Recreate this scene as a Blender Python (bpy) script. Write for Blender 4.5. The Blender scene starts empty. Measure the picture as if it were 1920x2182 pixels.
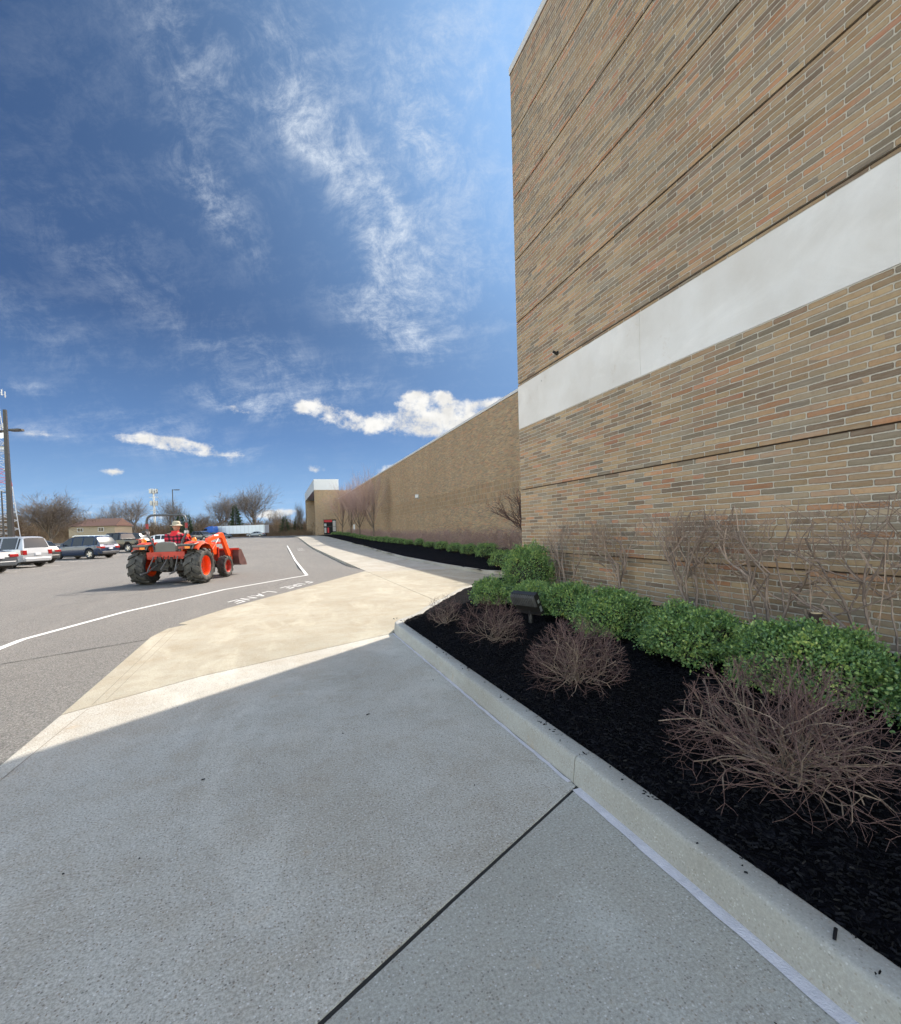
import bpy, bmesh, math, random
from mathutils import Vector, Matrix, noise
random.seed(7)
scene = bpy.context.scene
COL = scene.collection
PI = math.pi
rad = math.radians

# ------------------------------------------------------------------ camera
F_PX, PITCH, ROLL, YAW, SHIFT = 1040.0, -.0243, -.0297, .3348, 60.03
EYE = 1.5
_fx = Vector((math.cos(YAW), -math.sin(YAW), 0)); _fy = Vector((math.sin(YAW), math.cos(YAW), 0)); _ez = Vector((0, 0, 1))
CAM_F = _fy*math.cos(PITCH) + _ez*math.sin(PITCH)
_u0 = -_fy*math.sin(PITCH) + _ez*math.cos(PITCH)
CAM_R = _fx*math.cos(ROLL) + _u0*math.sin(ROLL)
CAM_U = -_fx*math.sin(ROLL) + _u0*math.cos(ROLL)
cd = bpy.data.cameras.new('camera'); cam = bpy.data.objects.new('camera', cd); COL.objects.link(cam)
cd.sensor_fit = 'HORIZONTAL'; cd.sensor_width = 36.0; cd.lens = 36.0*F_PX/1920.0
cd.shift_y = SHIFT/1920.0; cd.clip_end = 3000; cd.clip_start = .05
m = Matrix.Identity(4)
for i in range(3):
    m[i][0] = CAM_R[i]; m[i][1] = CAM_U[i]; m[i][2] = -CAM_F[i]
m[0][3], m[1][3], m[2][3] = 0, 0, EYE
cam.matrix_world = m
scene.camera = cam
scene.view_settings.view_transform = 'Standard'; scene.view_settings.look = 'None'
scene.view_settings.gamma = 1; scene.view_settings.use_curve_mapping = False

def ray(u, v):
    return CAM_F + CAM_R*((u-960)/F_PX) - CAM_U*((v-1091-SHIFT)/F_PX)
def ss(a, b, x):
    t = min(1, max(0, (x-a)/(b-a))); return t*t*(3-2*t)
def gz(x, y):                                   # the lot rises gently with distance
    r = math.hypot(x, y)
    return .65*ss(45, 100, r) + .15*ss(100, 160, r)
def lot_z(x, y):                                # asphalt drops below the raised walk
    return gz(x, y) - .12*ss(18.2, 24, y)*ss(-3.5, 1.5, x)
def far(u, Z):                                  # a ground point in the direction of column u, Z metres away
    d = ray(u, 1140); return Vector((d.x*Z, d.y*Z, gz(d.x*Z, d.y*Z)))

# ------------------------------------------------------------------ node helpers
def new_mat(name):
    m = bpy.data.materials.new(name); m.use_nodes = True
    nt = m.node_tree
    return m, nt, nt.nodes['Principled BSDF']
class N:
    def __init__(s, nt): s.nt = nt
    def __call__(s, typ, _in=None, **kw):
        n = s.nt.nodes.new(typ)
        for k, v in kw.items(): setattr(n, k, v)
        if _in:
            for k, v in _in.items(): s.set(n.inputs[k], v)
        return n
    def set(s, inp, v):
        if isinstance(v, bpy.types.NodeSocket): s.nt.links.new(v, inp)
        elif isinstance(v, bpy.types.Node): s.nt.links.new(v.outputs[0], inp)
        else: inp.default_value = v
    def m(s, op, a, b=None, c=None, clamp=False):
        n = s.nt.nodes.new('ShaderNodeMath'); n.operation = op; n.use_clamp = clamp
        for i, v in enumerate((a, b, c)):
            if v is not None: s.set(n.inputs[i], v)
        return n.outputs[0]
    def vm(s, op, a, b=None, c=None):
        n = s.nt.nodes.new('ShaderNodeVectorMath'); n.operation = op
        for i, v in enumerate((a, b, c)):
            if v is not None: s.set(n.inputs[i], v)
        return n.outputs['Value'] if op in ('DOT_PRODUCT', 'LENGTH', 'DISTANCE') else n.outputs[0]
    def noise(s, vec, scale, detail=4, rough=.55, dist=0, out=0, dim='3D'):
        n = s('ShaderNodeTexNoise', {'Scale': scale, 'Detail': detail, 'Roughness': rough, 'Distortion': dist}, noise_dimensions=dim)
        if vec is not None: s.set(n.inputs['Vector'], vec)
        return n.outputs[out]
    def ramp(s, fac, stops, interp='LINEAR'):
        n = s('ShaderNodeValToRGB'); n.color_ramp.interpolation = interp
        cr = n.color_ramp
        while len(cr.elements) < len(stops): cr.elements.new(.5)
        for e, (p, c) in zip(cr.elements, stops):
            e.position = p; e.color = c if len(c) == 4 else (*c, 1)
        s.set(n.inputs[0], fac); return n.outputs[0]
    def mix(s, fac, a, b, mode='MIX'):
        n = s('ShaderNodeMix', data_type='RGBA', blend_type=mode)
        s.set(n.inputs[0], fac); s.set(n.inputs[6], a if not isinstance(a, tuple) else (*a, 1)[:4]); s.set(n.inputs[7], b if not isinstance(b, tuple) else (*b, 1)[:4])
        return n.outputs[2]
    def mr(s, v, a, b, c=0, d=1, smooth=False):
        n = s('ShaderNodeMapRange', interpolation_type='SMOOTHSTEP' if smooth else 'LINEAR')
        for i, x in enumerate((v, a, b, c, d)): s.set(n.inputs[i], x)
        return n.outputs[0]
    def bump(s, h, strength, dist, bsdf):
        n = s('ShaderNodeBump', {'Strength': strength, 'Distance': dist, 'Height': h})
        s.nt.links.new(n.outputs[0], bsdf.inputs['Normal'])
def simple(name, col, rough=.6, metal=0, var=.12, scale=6, bump=0, coat=0, spec=None):
    m, nt, b = new_mat(name); n = N(nt)
    tc = n('ShaderNodeTexCoord').outputs['Object']
    f = n.noise(tc, scale, 5)
    c = n.mix(f, tuple(x*(1-var) for x in col), tuple(min(1, x*(1+var)) for x in col))
    nt.links.new(c, b.inputs['Base Color'])
    b.inputs['Roughness'].default_value = rough; b.inputs['Metallic'].default_value = metal
    if coat: b.inputs['Coat Weight'].default_value = coat; b.inputs['Coat Roughness'].default_value = .08
    if spec is not None: b.inputs['Specular IOR Level'].default_value = spec
    if bump: n.bump(n.noise(tc, scale*8, 4), bump, .01, b)
    return m

# ------------------------------------------------------------------ mesh helpers
class MB:
    def __init__(s): s.v = []; s.f = []; s.mi = []; s.cur = 0
    def add(s, vs, fs):
        o = len(s.v); s.v.extend([tuple(p) for p in vs]); s.f.extend([tuple(i+o for i in f) for f in fs]); s.mi.extend([s.cur]*len(fs)); return s
    def box(s, lo, hi, M=None):
        x0, y0, z0 = lo; x1, y1, z1 = hi
        vs = [Vector(p) for p in ((x0,y0,z0),(x1,y0,z0),(x1,y1,z0),(x0,y1,z0),(x0,y0,z1),(x1,y0,z1),(x1,y1,z1),(x0,y1,z1))]
        if M is not None: vs = [M @ p for p in vs]
        return s.add(vs, [(0,3,2,1),(4,5,6,7),(0,1,5,4),(1,2,6,5),(2,3,7,6),(3,0,4,7)])
    def prism(s, poly, z0, z1, M=None):        # poly in xy, counterclockwise
        n = len(poly)
        z0f = z0 if callable(z0) else (lambda x, y: z0); z1f = z1 if callable(z1) else (lambda x, y: z1)
        vs = [Vector((x, y, z0f(x, y))) for x, y in poly] + [Vector((x, y, z1f(x, y))) for x, y in poly]
        if M is not None: vs = [M @ p for p in vs]
        fs = [tuple(range(n-1, -1, -1)), tuple(range(n, 2*n))] + [(i, (i+1) % n, n+(i+1) % n, n+i) for i in range(n)]
        return s.add(vs, fs)
    def tube(s, pts, rs, sides=6, cap=True):
        pts = [Vector(p) for p in pts]
        if not hasattr(rs, '__len__'): rs = [rs]*len(pts)
        vs = []; fs = []; n = len(pts)
        t0 = (pts[1]-pts[0]).normalized()
        a = t0.orthogonal().normalized()
        for i, p in enumerate(pts):
            t = (pts[min(i+1, n-1)]-pts[max(i-1, 0)])
            if t.length < 1e-9: t = t0
            t.normalize(); a = (a - t*a.dot(t))
            if a.length < 1e-6: a = t.orthogonal()
            a.normalize(); b = t.cross(a)
            for k in range(sides):
                an = 2*PI*k/sides
                vs.append(p + (a*math.cos(an)+b*math.sin(an))*rs[i])
        for i in range(n-1):
            for k in range(sides):
                k2 = (k+1) % sides
                fs.append((i*sides+k, i*sides+k2, (i+1)*sides+k2, (i+1)*sides+k))
        if cap:
            fs.append(tuple(range(sides-1, -1, -1))); fs.append(tuple((n-1)*sides+k for k in range(sides)))
        return s.add(vs, fs)
    def lathe(s, prof, M=None, sides=24, closed=False):   # prof [(r, h)] about z
        vs = []; fs = []; n = len(prof)
        for k in range(sides):
            an = 2*PI*k/sides
            for r, h in prof: vs.append(Vector((r*math.cos(an), r*math.sin(an), h)))
        if M is not None: vs = [M @ p for p in vs]
        rng = n if closed else n-1
        for k in range(sides):
            k2 = (k+1) % sides
            for i in range(rng):
                j = (i+1) % n
                fs.append((k*n+i, k2*n+i, k2*n+j, k*n+j))
        return s.add(vs, fs)
    def build(s, name, mats, parent=None, smooth=None, bevel=None, loc=None):
        me = bpy.data.meshes.new(name); me.from_pydata([tuple(p) for p in s.v], [], s.f)
        if not isinstance(mats, (list, tuple)): mats = [mats]
        for mm in mats: me.materials.append(mm)
        if len(mats) > 1: me.polygons.foreach_set('material_index', s.mi)
        me.validate(); me.update()
        if smooth is not None:
            me.shade_smooth()
            if smooth < 179: me.set_sharp_from_angle(angle=rad(smooth))
        o = bpy.data.objects.new(name, me); COL.objects.link(o)
        if parent is not None: o.parent = parent
        if loc is not None: o.location = loc
        if bevel:
            b = o.modifiers.new('bevel', 'BEVEL'); b.width = bevel; b.segments = 2; b.limit_method = 'ANGLE'; b.angle_limit = rad(40)
        return o
def tag(o, label=None, cat=None, group=None, kind=None):
    if label: o['label'] = label
    if cat: o['category'] = cat
    if group: o['group'] = group
    if kind: o['kind'] = kind
    return o
def empty(name, loc, rz=0, label=None, cat=None, group=None):
    o = bpy.data.objects.new(name, None); COL.objects.link(o)
    o.location = loc; o.rotation_euler = (0, 0, rz); o.empty_display_size = .2
    return tag(o, label, cat, group)
def copy_tree(o, parent=None):
    c = o.copy(); COL.objects.link(c)
    if parent is not None: c.parent = parent
    for ch in [k for k in bpy.data.objects if k.parent == o]: copy_tree(ch, c)
    return c
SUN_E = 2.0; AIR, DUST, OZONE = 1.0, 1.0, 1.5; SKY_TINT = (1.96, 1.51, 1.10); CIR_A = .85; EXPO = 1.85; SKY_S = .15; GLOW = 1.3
CIR_C = (.80, .88, .98); CUM_C = (1.0, .99, .96); CIR_ROT = 28; CIR_K = 1.05
BLUE = [(0, (.50,.69,.90)), (.18, (.31,.53,.84)), (.34, (.145,.285,.57)), (.54, (.060,.125,.29)), (.8, (.038,.085,.21)), (1, (.034,.078,.195))]
cy = scene.cycles
cy.max_bounces = 5; cy.diffuse_bounces = 3; cy.glossy_bounces = 2; cy.transmission_bounces = 2; cy.transparent_max_bounces = 4
cy.use_adaptive_sampling = True; cy.adaptive_threshold = .02; cy.use_denoising = True
cy.sample_clamp_indirect = 4
cy.use_fast_gi = False
# ------------------------------------------------------------------ materials
def brick_mat(name, soldier=False, tint=(1, 1, 1), ch=.0665, bl=.365):
    m, nt, b = new_mat(name); n = N(nt)
    geo = n('ShaderNodeNewGeometry'); pos = geo.outputs['Position']
    sp = n('ShaderNodeSeparateXYZ', {0: pos}); sn = n('ShaderNodeSeparateXYZ', {0: geo.outputs['True Normal']})
    ax = n.m('GREATER_THAN', n.m('ABSOLUTE', sn.outputs[0]), .5)
    u = n.m('ADD', n.m('MULTIPLY', sp.outputs[1], ax), n.m('MULTIPLY', sp.outputs[0], n.m('SUBTRACT', 1, ax)))
    v = n.m('ADD', sp.outputs[2], 902*.0665-.968+.0018)
    u = n.m('ADD', u, 300.0)
    wob = n.noise(pos, 9, 3)
    if soldier: u, v = n.m('ADD', v, 0), u
    v = n.m('ADD', v, n.m('MULTIPLY', n.m('SUBTRACT', wob, .5), .012))
    row = n.m('FLOOR', n.m('DIVIDE', v, ch))
    rn = n('ShaderNodeTexWhiteNoise', {'W': row}, noise_dimensions='1D').outputs['Value']
    off = n.m('ADD', n.m('MULTIPLY', n.m('MODULO', row, 2), .5), n.m('MULTIPLY', rn, .16)) if not soldier else n.m('MULTIPLY', 0, 0)
    ub = n.m('ADD', n.m('DIVIDE', u, bl), off)
    col = n.m('FLOOR', ub)
    fu = n.m('MULTIPLY', n.m('SUBTRACT', ub, col), bl)
    fv = n.m('MULTIPLY', n.m('SUBTRACT', n.m('DIVIDE', v, ch), row), ch)
    # distance to brick edge, rounded corners, ragged
    du = n.m('MINIMUM', fu, n.m('SUBTRACT', bl, fu)); dv = n.m('MINIMUM', fv, n.m('SUBTRACT', ch, fv))
    rag = n.m('MULTIPLY', n.m('SUBTRACT', n.noise(pos, 55, 3), .5), .006)
    R = .013
    cu = n.m('MAXIMUM', n.m('SUBTRACT', R+.0055, du), 0); cv = n.m('MAXIMUM', n.m('SUBTRACT', R+.0062, dv), 0)
    d = n.m('SUBTRACT', R, n.m('SQRT', n.m('ADD', n.m('MULTIPLY', cu, cu), n.m('MULTIPLY', cv, cv))))
    d = n.m('ADD', d, rag)
    mask = n.mr(d, -.0012, .002, 0, 1, True)
    cid = n('ShaderNodeCombineXYZ', {0: col, 1: row, 2: 0.0})
    w = n('ShaderNodeTexWhiteNoise', {'Vector': cid}, noise_dimensions='3D')
    big = n.noise(pos, .35, 2)
    key = n.m('FRACT', n.m('ADD', w.outputs['Value'], n.m('MULTIPLY', big, .25)))
    T = lambda c: tuple(min(1, a*t) for a, t in zip(c, tint))
    c = n.ramp(key, [(0, T((.235,.185,.12))), (.14, T((.27,.215,.14))), (.27, T((.195,.185,.15))), (.38, T((.29,.24,.155))), (.50, T((.165,.135,.105))), (.62, T((.31,.225,.14))),
                     (.71, T((.31,.18,.105))), (.78, T((.26,.195,.14))), (.86, T((.145,.14,.12))), (.92, T((.27,.24,.18))), (.97, T((.29,.155,.10))), (1, T((.22,.20,.155)))], 'CONSTANT')
    # a soft lighter, dustier patch in the middle of bricks, streaks along them
    st = n.noise(n.vm('MULTIPLY', pos, (7., 7., 60.) if not soldier else (60., 60., 7.)), 1.0, 4)
    c = n.mix(n.mr(st, .35, .75, 0, .5), c, (.42,.35,.27))
    blot = n.noise(pos, 30, 4)
    c = n.mix(n.mr(blot, .5, .8, 0, .45), c, T((.15,.12,.09)))
    v2 = n.m('ADD', .70, n.m('MULTIPLY', w.outputs['Color'], .60))
    c = n.mix(1.0, c, n('ShaderNodeCombineColor', {0: v2, 1: v2, 2: v2}).outputs[0], 'MULTIPLY')
    mort = n.mix(n.noise(pos, 25, 4), (.50,.44,.355), (.66,.595,.495))
    c = n.mix(n.mr(d, .001, .012, .38, 0), c, n.mix(1.0, c, (.55,.52,.48), 'MULTIPLY'))
    c = n.mix(mask, mort, c)
    wea = n.noise(n.vm('MULTIPLY', pos, (.5, .5, .12)), 1.3, 5)
    c = n.mix(n.mr(wea, .35, .7, 0, .35), c, n.mix(1.0, c, (.72,.71,.70), 'MULTIPLY'))
    nt.links.new(c, b.inputs['Base Color'])
    b.inputs['Roughness'].default_value = .88; b.inputs['Specular IOR Level'].default_value = .25
    h = n.m('ADD', n.m('MULTIPLY', mask, 1), n.m('MULTIPLY', n.noise(pos, 120, 4), .18))
    h = n.m('ADD', h, n.m('MULTIPLY', n.m('MULTIPLY', w.outputs['Value'], mask), .35))
    n.bump(h, 1.0, .018, b)
    return m
M = {}
M['brick'] = brick_mat('brick_masonry', tint=(1.44, 1.20, 1.02))
M['brick_far'] = brick_mat('brick_masonry_tan', tint=(1.60, 1.26, .88))
M['brick_portal'] = brick_mat('brick_masonry_brown', tint=(1.25, .92, .55))
M['brick_soldier'] = brick_mat('brick_soldier_course', soldier=True, tint=(1.60, 1.26, .88))

def concrete_mat(name, base, warm, speck=1.0, stain=.5, finev=.16):
    m, nt, b = new_mat(name); n = N(nt)
    pos = n('ShaderNodeNewGeometry').outputs['Position']
    a = n.noise(pos, .55, 6, .6); a2 = n.noise(pos, 2.6, 5, .65); a3 = n.noise(n.vm('MULTIPLY', pos, (1., .45, 1.)), 1.1, 5, .7, 1.2)
    c = n.mix(n.mr(a, .35, .65), base, (base[0]*.80, base[1]*.77, base[2]*.73))
    c = n.mix(n.mr(a2, .45, .75, 0, stain), c, warm)
    c = n.mix(n.mr(a3, .50, .66, 0, .55 if speck > .1 else .3), c, tuple(min(1, x*1.22) for x in base))
    a4 = n.noise(pos, 7, 4, .7)
    c = n.mix(n.mr(a4, .50, .72, 0, min(.28, stain*.5) if speck > .1 else .06), c, tuple(x*.72 for x in warm))
    f1 = n.noise(pos, 85, 4, .8); f2 = n.noise(pos, 38, 3, .7)
    c = n.mix(n.mr(f1, .40, .56, finev*3.2*speck, 0), c, (.10,.095,.085))
    c = n.mix(n.mr(f1, .58, .70, 0, .5*speck), c, (.72,.71,.68))
    vo = n('ShaderNodeTexVoronoi', {'Vector': pos, 'Scale': 85.0, 'Randomness': 1.0})
    vr = n('ShaderNodeSeparateColor', {0: vo.outputs['Color']})
    dot = n.m('MULTIPLY', n.m('LESS_THAN', vo.outputs['Distance'], .32), n.m('GREATER_THAN', vr.outputs[0], .72))
    c = n.mix(n.m('MULTIPLY', dot, .75*speck), c, n.mix(vr.outputs[1], (.07,.065,.06), (.25,.17,.11)))
    dot2 = n.m('MULTIPLY', n.m('LESS_THAN', vo.outputs['Distance'], .3), n.m('LESS_THAN', vr.outputs[0], .14))
    c = n.mix(n.m('MULTIPLY', dot2, .6*speck), c, (.75,.73,.7))
    # ochre rust marks
    rs = n.noise(pos, 3.3, 4, .8); rs2 = n.noise(pos, .8, 2)
    c = n.mix(n.m('MULTIPLY', n.mr(rs, .60, .72, 0, .38), n.mr(rs2, .45, .6)), c, (.40,.26,.13))
    vo2 = n('ShaderNodeTexVoronoi', {'Vector': pos, 'Scale': 1.7, 'Randomness': 1.0})
    sp = n('ShaderNodeSeparateColor', {0: vo2.outputs['Color']})
    sh = n.m('ADD', vo2.outputs['Distance'], n.m('MULTIPLY', n.noise(pos, 30, 3), .05))
    c = n.mix(n.m('MULTIPLY', n.m('MULTIPLY', n.m('LESS_THAN', sh, .055), n.m('GREATER_THAN', sp.outputs[0], .55)), .55), c, (.11,.10,.09))
    nt.links.new(c, b.inputs['Base Color'])
    b.inputs['Roughness'].default_value = .85; b.inputs['Specular IOR Level'].default_value = .3
    n.bump(n.m('ADD', n.m('MULTIPLY', f1, 1.0), n.m('MULTIPLY', f2, .6)), .5*speck+.12, .004, b)
    return m
M['slab_near'] = concrete_mat('exposed_concrete', (.57,.54,.475), (.44,.375,.29), .9, .7)
M['slab_grey'] = concrete_mat('grey_concrete', (.47,.46,.41), (.42,.385,.315), .7, .5)
M['slab_cream'] = concrete_mat('cream_concrete', (.425,.39,.305), (.32,.255,.16), .6, .6, .14)
M['slab_far'] = concrete_mat('pale_concrete', (.41,.38,.325), (.35,.315,.24), .3, .4, .1)
M['kerb'] = concrete_mat('kerb_concrete', (.40,.395,.365), (.33,.31,.265), .45, .5, .12)
M['limestone'] = concrete_mat('limestone_band', (.75,.72,.69), (.70,.65,.59), .04, .25, .02)

def asphalt_mat():
    m, nt, b = new_mat('asphalt'); n = N(nt)
    pos = n('ShaderNodeNewGeometry').outputs['Position']
    a = n.noise(pos, .12, 5, .6); a2 = n.noise(pos, 1.4, 5, .6)
    c = n.mix(n.mr(a, .3, .7), (.142,.136,.125), (.185,.174,.157))
    c = n.mix(n.mr(a2, .4, .75, 0, .4), c, (.16,.15,.14))
    # dragged tyre streaks
    stx = n.noise(n.vm('MULTIPLY', pos, (1.2, .12, 1.)), 1.0, 5, .65, .6)
    c = n.mix(n.mr(stx, .5, .7, 0, .35), c, (.235,.22,.195))
    f1 = n.noise(pos, 75, 4, .8)
    c = n.mix(n.mr(f1, .38, .5, .85, 0), c, (.055,.052,.05))
    c = n.mix(n.mr(f1, .54, .66, 0, .75), c, (.42,.40,.37))
    vo = n('ShaderNodeTexVoronoi', {'Vector': pos, 'Scale': 60.0})
    vr = n('ShaderNodeSeparateColor', {0: vo.outputs['Color']})
    c = n.mix(n.m('MULTIPLY', n.m('LESS_THAN', vo.outputs['Distance'], .33), n.mr(vr.outputs[0], .5, 1, 0, .6)), c, n.mix(vr.outputs[1], (.08,.075,.07), (.45,.42,.38)))
    # oil spots
    os_ = n.noise(pos, .55, 3, .5)
    c = n.mix(n.mr(os_, .66, .74, 0, .45), c, (.08,.075,.07))
    nt.links.new(c, b.inputs['Base Color'])
    b.inputs['Roughness'].default_value = .9; b.inputs['Specular IOR Level'].default_value = .25
    n.bump(f1, .7, .006, b)
    return m
M['asphalt'] = asphalt_mat()
def paint_mat():
    m, nt, b = new_mat('worn_white_paint'); n = N(nt)
    pos = n('ShaderNodeNewGeometry').outputs['Position']
    f = n.noise(pos, 40, 5, .75); g = n.noise(pos, 4, 4)
    k = n.mr(n.m('ADD', n.m('MULTIPLY', f, .75), n.m('MULTIPLY', g, .25)), .30, .42)
    c = n.mix(k, (.28,.26,.24), (.66,.65,.62))
    nt.links.new(c, b.inputs['Base Color']); b.inputs['Roughness'].default_value = .7
    n.bump(n.noise(pos, 75, 4, .8), .4, .004, b)
    return m
M['paint'] = paint_mat()
M['caulk'] = simple('white_joint_sealant', (.62,.59,.61), .6, var=.25, scale=14, bump=.5)
M['tar'] = simple('dark_joint_filler', (.02,.018,.016), .8, var=.5, scale=20, bump=.8)
def mulch_mat():
    m, nt, b = new_mat('black_mulch'); n = N(nt)
    pos = n('ShaderNodeNewGeometry').outputs['Position']
    vo = n('ShaderNodeTexVoronoi', {'Vector': n.vm('MULTIPLY', n.vm('ADD', pos, n.vm('MULTIPLY', n.noise(pos, 6, 3, out=1), (.25,.25,.25))), (60., 38., 40.)), 'Scale': 1.0})
    vr = n('ShaderNodeSeparateColor', {0: vo.outputs['Color']})
    c = n.ramp(vr.outputs[0], [(0, (.001,.001,.002)), (.6, (.004,.004,.006)), (.9, (.009,.009,.012)), (1, (.02,.019,.022))])
    nt.links.new(c, b.inputs['Base Color']); b.inputs['Roughness'].default_value = .9; b.inputs['Specular IOR Level'].default_value = .05
    n.bump(n.m('ADD', n.m('SUBTRACT', 1, vo.outputs['Distance']), n.noise(pos, 70, 3)), 1, .02, b)
    return m
M['mulch'] = mulch_mat()
def chip_mat():
    m, nt, b = new_mat('dyed_bark_chip'); n = N(nt)
    g = n('ShaderNodeNewGeometry')
    c = n.ramp(g.outputs['Random Per Island'], [(0, (.003,.003,.004)), (.6, (.005,.005,.0065)), (.95, (.010,.010,.013)), (1, (.024,.022,.021))])
    nt.links.new(c, b.inputs['Base Color']); b.inputs['Roughness'].default_value = .85; b.inputs['Specular IOR Level'].default_value = .15
    return m
M['chip'] = chip_mat(); M['iron'] = simple('dull_grey_iron', (.14, .135, .13), .6, .3, var=.4, scale=10)
def bark_mat(name, c1, c2, scale=14):
    m, nt, b = new_mat(name); n = N(nt)
    pos = n('ShaderNodeTexCoord').outputs['Object']; g = n('ShaderNodeNewGeometry')
    f = n.noise(n.vm('MULTIPLY', pos, (1., 1., .35)), scale, 4, .7)
    c = n.mix(n.mr(f, .3, .7), c1, c2)
    c = n.mix(n.m('MULTIPLY', g.outputs['Random Per Island'], .5), c, tuple(x*.55 for x in c1))
    nt.links.new(c, b.inputs['Base Color']); b.inputs['Roughness'].default_value = .85; b.inputs['Specular IOR Level'].default_value = .2
    return m
M['bark'] = bark_mat('grey_brown_bark', (.15,.115,.085), (.25,.20,.155))
M['bark_dark'] = bark_mat('dark_bark', (.06,.042,.035), (.11,.085,.07))
M['twig_tan'] = bark_mat('pale_twig', (.22,.15,.115), (.44,.34,.27), 30)
M['twig_red'] = bark_mat('maroon_twig', (.075,.042,.042), (.19,.125,.11), 40)
M['twig_grey'] = bark_mat('grey_twig', (.13,.095,.075), (.34,.265,.21), 40)
M['twig_pink'] = bark_mat('pinkish_twig', (.30,.195,.17), (.46,.33,.28), 20)
M['far_twig'] = bark_mat('far_twig', (.15,.115,.09), (.25,.20,.155), 2)
M['brush'] = bark_mat('brown_brush', (.16,.105,.065), (.27,.19,.12), 1)
def leaf_mat(name, stops, trans=.25):
    m, nt, b = new_mat(name); n = N(nt)
    g = n('ShaderNodeNewGeometry'); pos = n('ShaderNodeTexCoord').outputs['Object']
    k = n.m('ADD', n.m('MULTIPLY', g.outputs['Random Per Island'], .62), n.m('MULTIPLY', n.mr(n.noise(pos, 5, 3), .3, .7), .38))
    c = n.ramp(k, stops)
    nt.links.new(c, b.inputs['Base Color']); b.inputs['Roughness'].default_value = .40; b.inputs['Specular IOR Level'].default_value = .5
    tr = n('ShaderNodeBsdfTranslucent', {0: n.mix(1.0, c, (1.0, 1.15, .5), 'MULTIPLY')})
    mx = n('ShaderNodeMixShader', {0: trans}); nt.links.new(b.outputs[0], mx.inputs[1]); nt.links.new(tr.outputs[0], mx.inputs[2])
    nt.links.new(mx.outputs[0], nt.nodes['Material Output'].inputs[0])
    return m
M['box_leaf'] = leaf_mat('boxwood_leaf', [(0, (.026,.056,.026)), (.22, (.070,.145,.055)), (.5, (.155,.27,.090)), (.8, (.29,.39,.11)), (1, (.50,.50,.14))])
M['fir_leaf'] = leaf_mat('evergreen_needles', [(0, (.020,.035,.014)), (.5, (.045,.07,.028)), (1, (.09,.115,.045))], .1)
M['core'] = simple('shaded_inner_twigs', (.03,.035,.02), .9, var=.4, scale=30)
# manufactured
M['black_metal'] = simple('black_metal', (.025,.023,.022), .45, .3, var=.2)
M['bronze'] = simple('dark_bronze_paint', (.026,.022,.021), .45, .1, var=.15)
M['galv'] = simple('galvanised_steel', (.42,.43,.44), .45, .6, var=.15)
M['white'] = simple('white_paint', (.74,.74,.73), .55, var=.04)
M['panel_grey'] = simple('grey_fascia_panel', (.50,.51,.52), .6, var=.05, scale=.6)
M['coping'] = simple('coping_metal', (.62,.60,.57), .5, var=.06, scale=1)
M['red_paint'] = simple('red_paint', (.45,.02,.03), .5, var=.1)
M['rubber'] = simple('tyre_rubber', (.035,.034,.032), .8, var=.35, scale=9, bump=.3)
def tyre_mat():
    m, nt, b = new_mat('dusty_tractor_tyre'); n = N(nt)
    pos = n('ShaderNodeTexCoord').outputs['Object']
    f = n.noise(pos, 7, 5, .65)
    c = n.mix(n.mr(f, .38, .68), (.026,.025,.024), (.095,.088,.075))
    nt.links.new(c, b.inputs['Base Color']); b.inputs['Roughness'].default_value = .75
    return m
M['tyre'] = tyre_mat()
M['orange'] = simple('orange_paint', (.85,.085,.012), .38, var=.12, scale=4, coat=.4)
M['orange_red'] = simple('orange_red_paint', (.42,.028,.012), .5, var=.3, scale=5)
M['rops'] = simple('charcoal_roll_bar', (.075,.08,.085), .5, .2, var=.15)
M['grime'] = simple('oily_machine_iron', (.045,.04,.036), .65, .4, var=.5, scale=12, bump=.4)
M['bucket'] = simple('worn_bucket_steel', (.13,.06,.055), .55, .35, var=.55, scale=5, bump=.2)
M['seat_vinyl'] = simple('grey_seat_vinyl', (.14,.135,.12), .6, var=.15)
M['chrome'] = simple('chrome', (.7,.7,.7), .15, 1, var=.03)
M['amber'] = simple('amber_lens', (.85,.22,.02), .25, var=.1)
M['tail_red'] = simple('red_lens', (.26,.008,.010), .2, var=.15, coat=.6)
M['rim'] = simple('alloy_rim', (.45,.45,.46), .3, .8, var=.1)
M['glass'] = simple('tinted_glass', (.014,.017,.020), .12, var=.1, spec=.35)
M['dark_plastic'] = simple('dark_plastic', (.04,.04,.042), .6, var=.15)
M['plate'] = simple('licence_plate', (.65,.66,.68), .4, var=.1, scale=40)
def car_paint(name, c, metal=.35):
    m = simple(name, c, .35, metal, var=.05, scale=2, coat=.5); return m
M['skin'] = simple('skin', (.42,.23,.16), .55)
M['hat'] = simple('khaki_hat', (.40,.36,.27), .85, var=.35, scale=18)
M['denim'] = simple('denim', (.05,.07,.12), .85, var=.2)
def plaid():
    m, nt, b = new_mat('red_black_plaid'); n = N(nt)
    pos = n('ShaderNodeTexCoord').outputs['Object']
    s = n('ShaderNodeSeparateXYZ', {0: pos})
    def st(o): return n.m('GREATER_THAN', n.m('FRACT', n.m('MULTIPLY', o, 9.0)), .5)
    k = n.m('MULTIPLY', n.m('ADD', st(n.m('ADD', s.outputs[0], n.m('MULTIPLY', s.outputs[1], .8))), st(s.outputs[2])), .5)
    c = n.ramp(k, [(0, (.55,.02,.05)), (.4, (.14,.006,.02)), (.8, (.012,.006,.01))], 'CONSTANT')
    nt.links.new(c, b.inputs['Base Color']); b.inputs['Roughness'].default_value = .9
    return m
M['plaid'] = plaid()
M['collar'] = simple('red_scarf', (.62,.02,.03), .85, var=.1)
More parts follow.
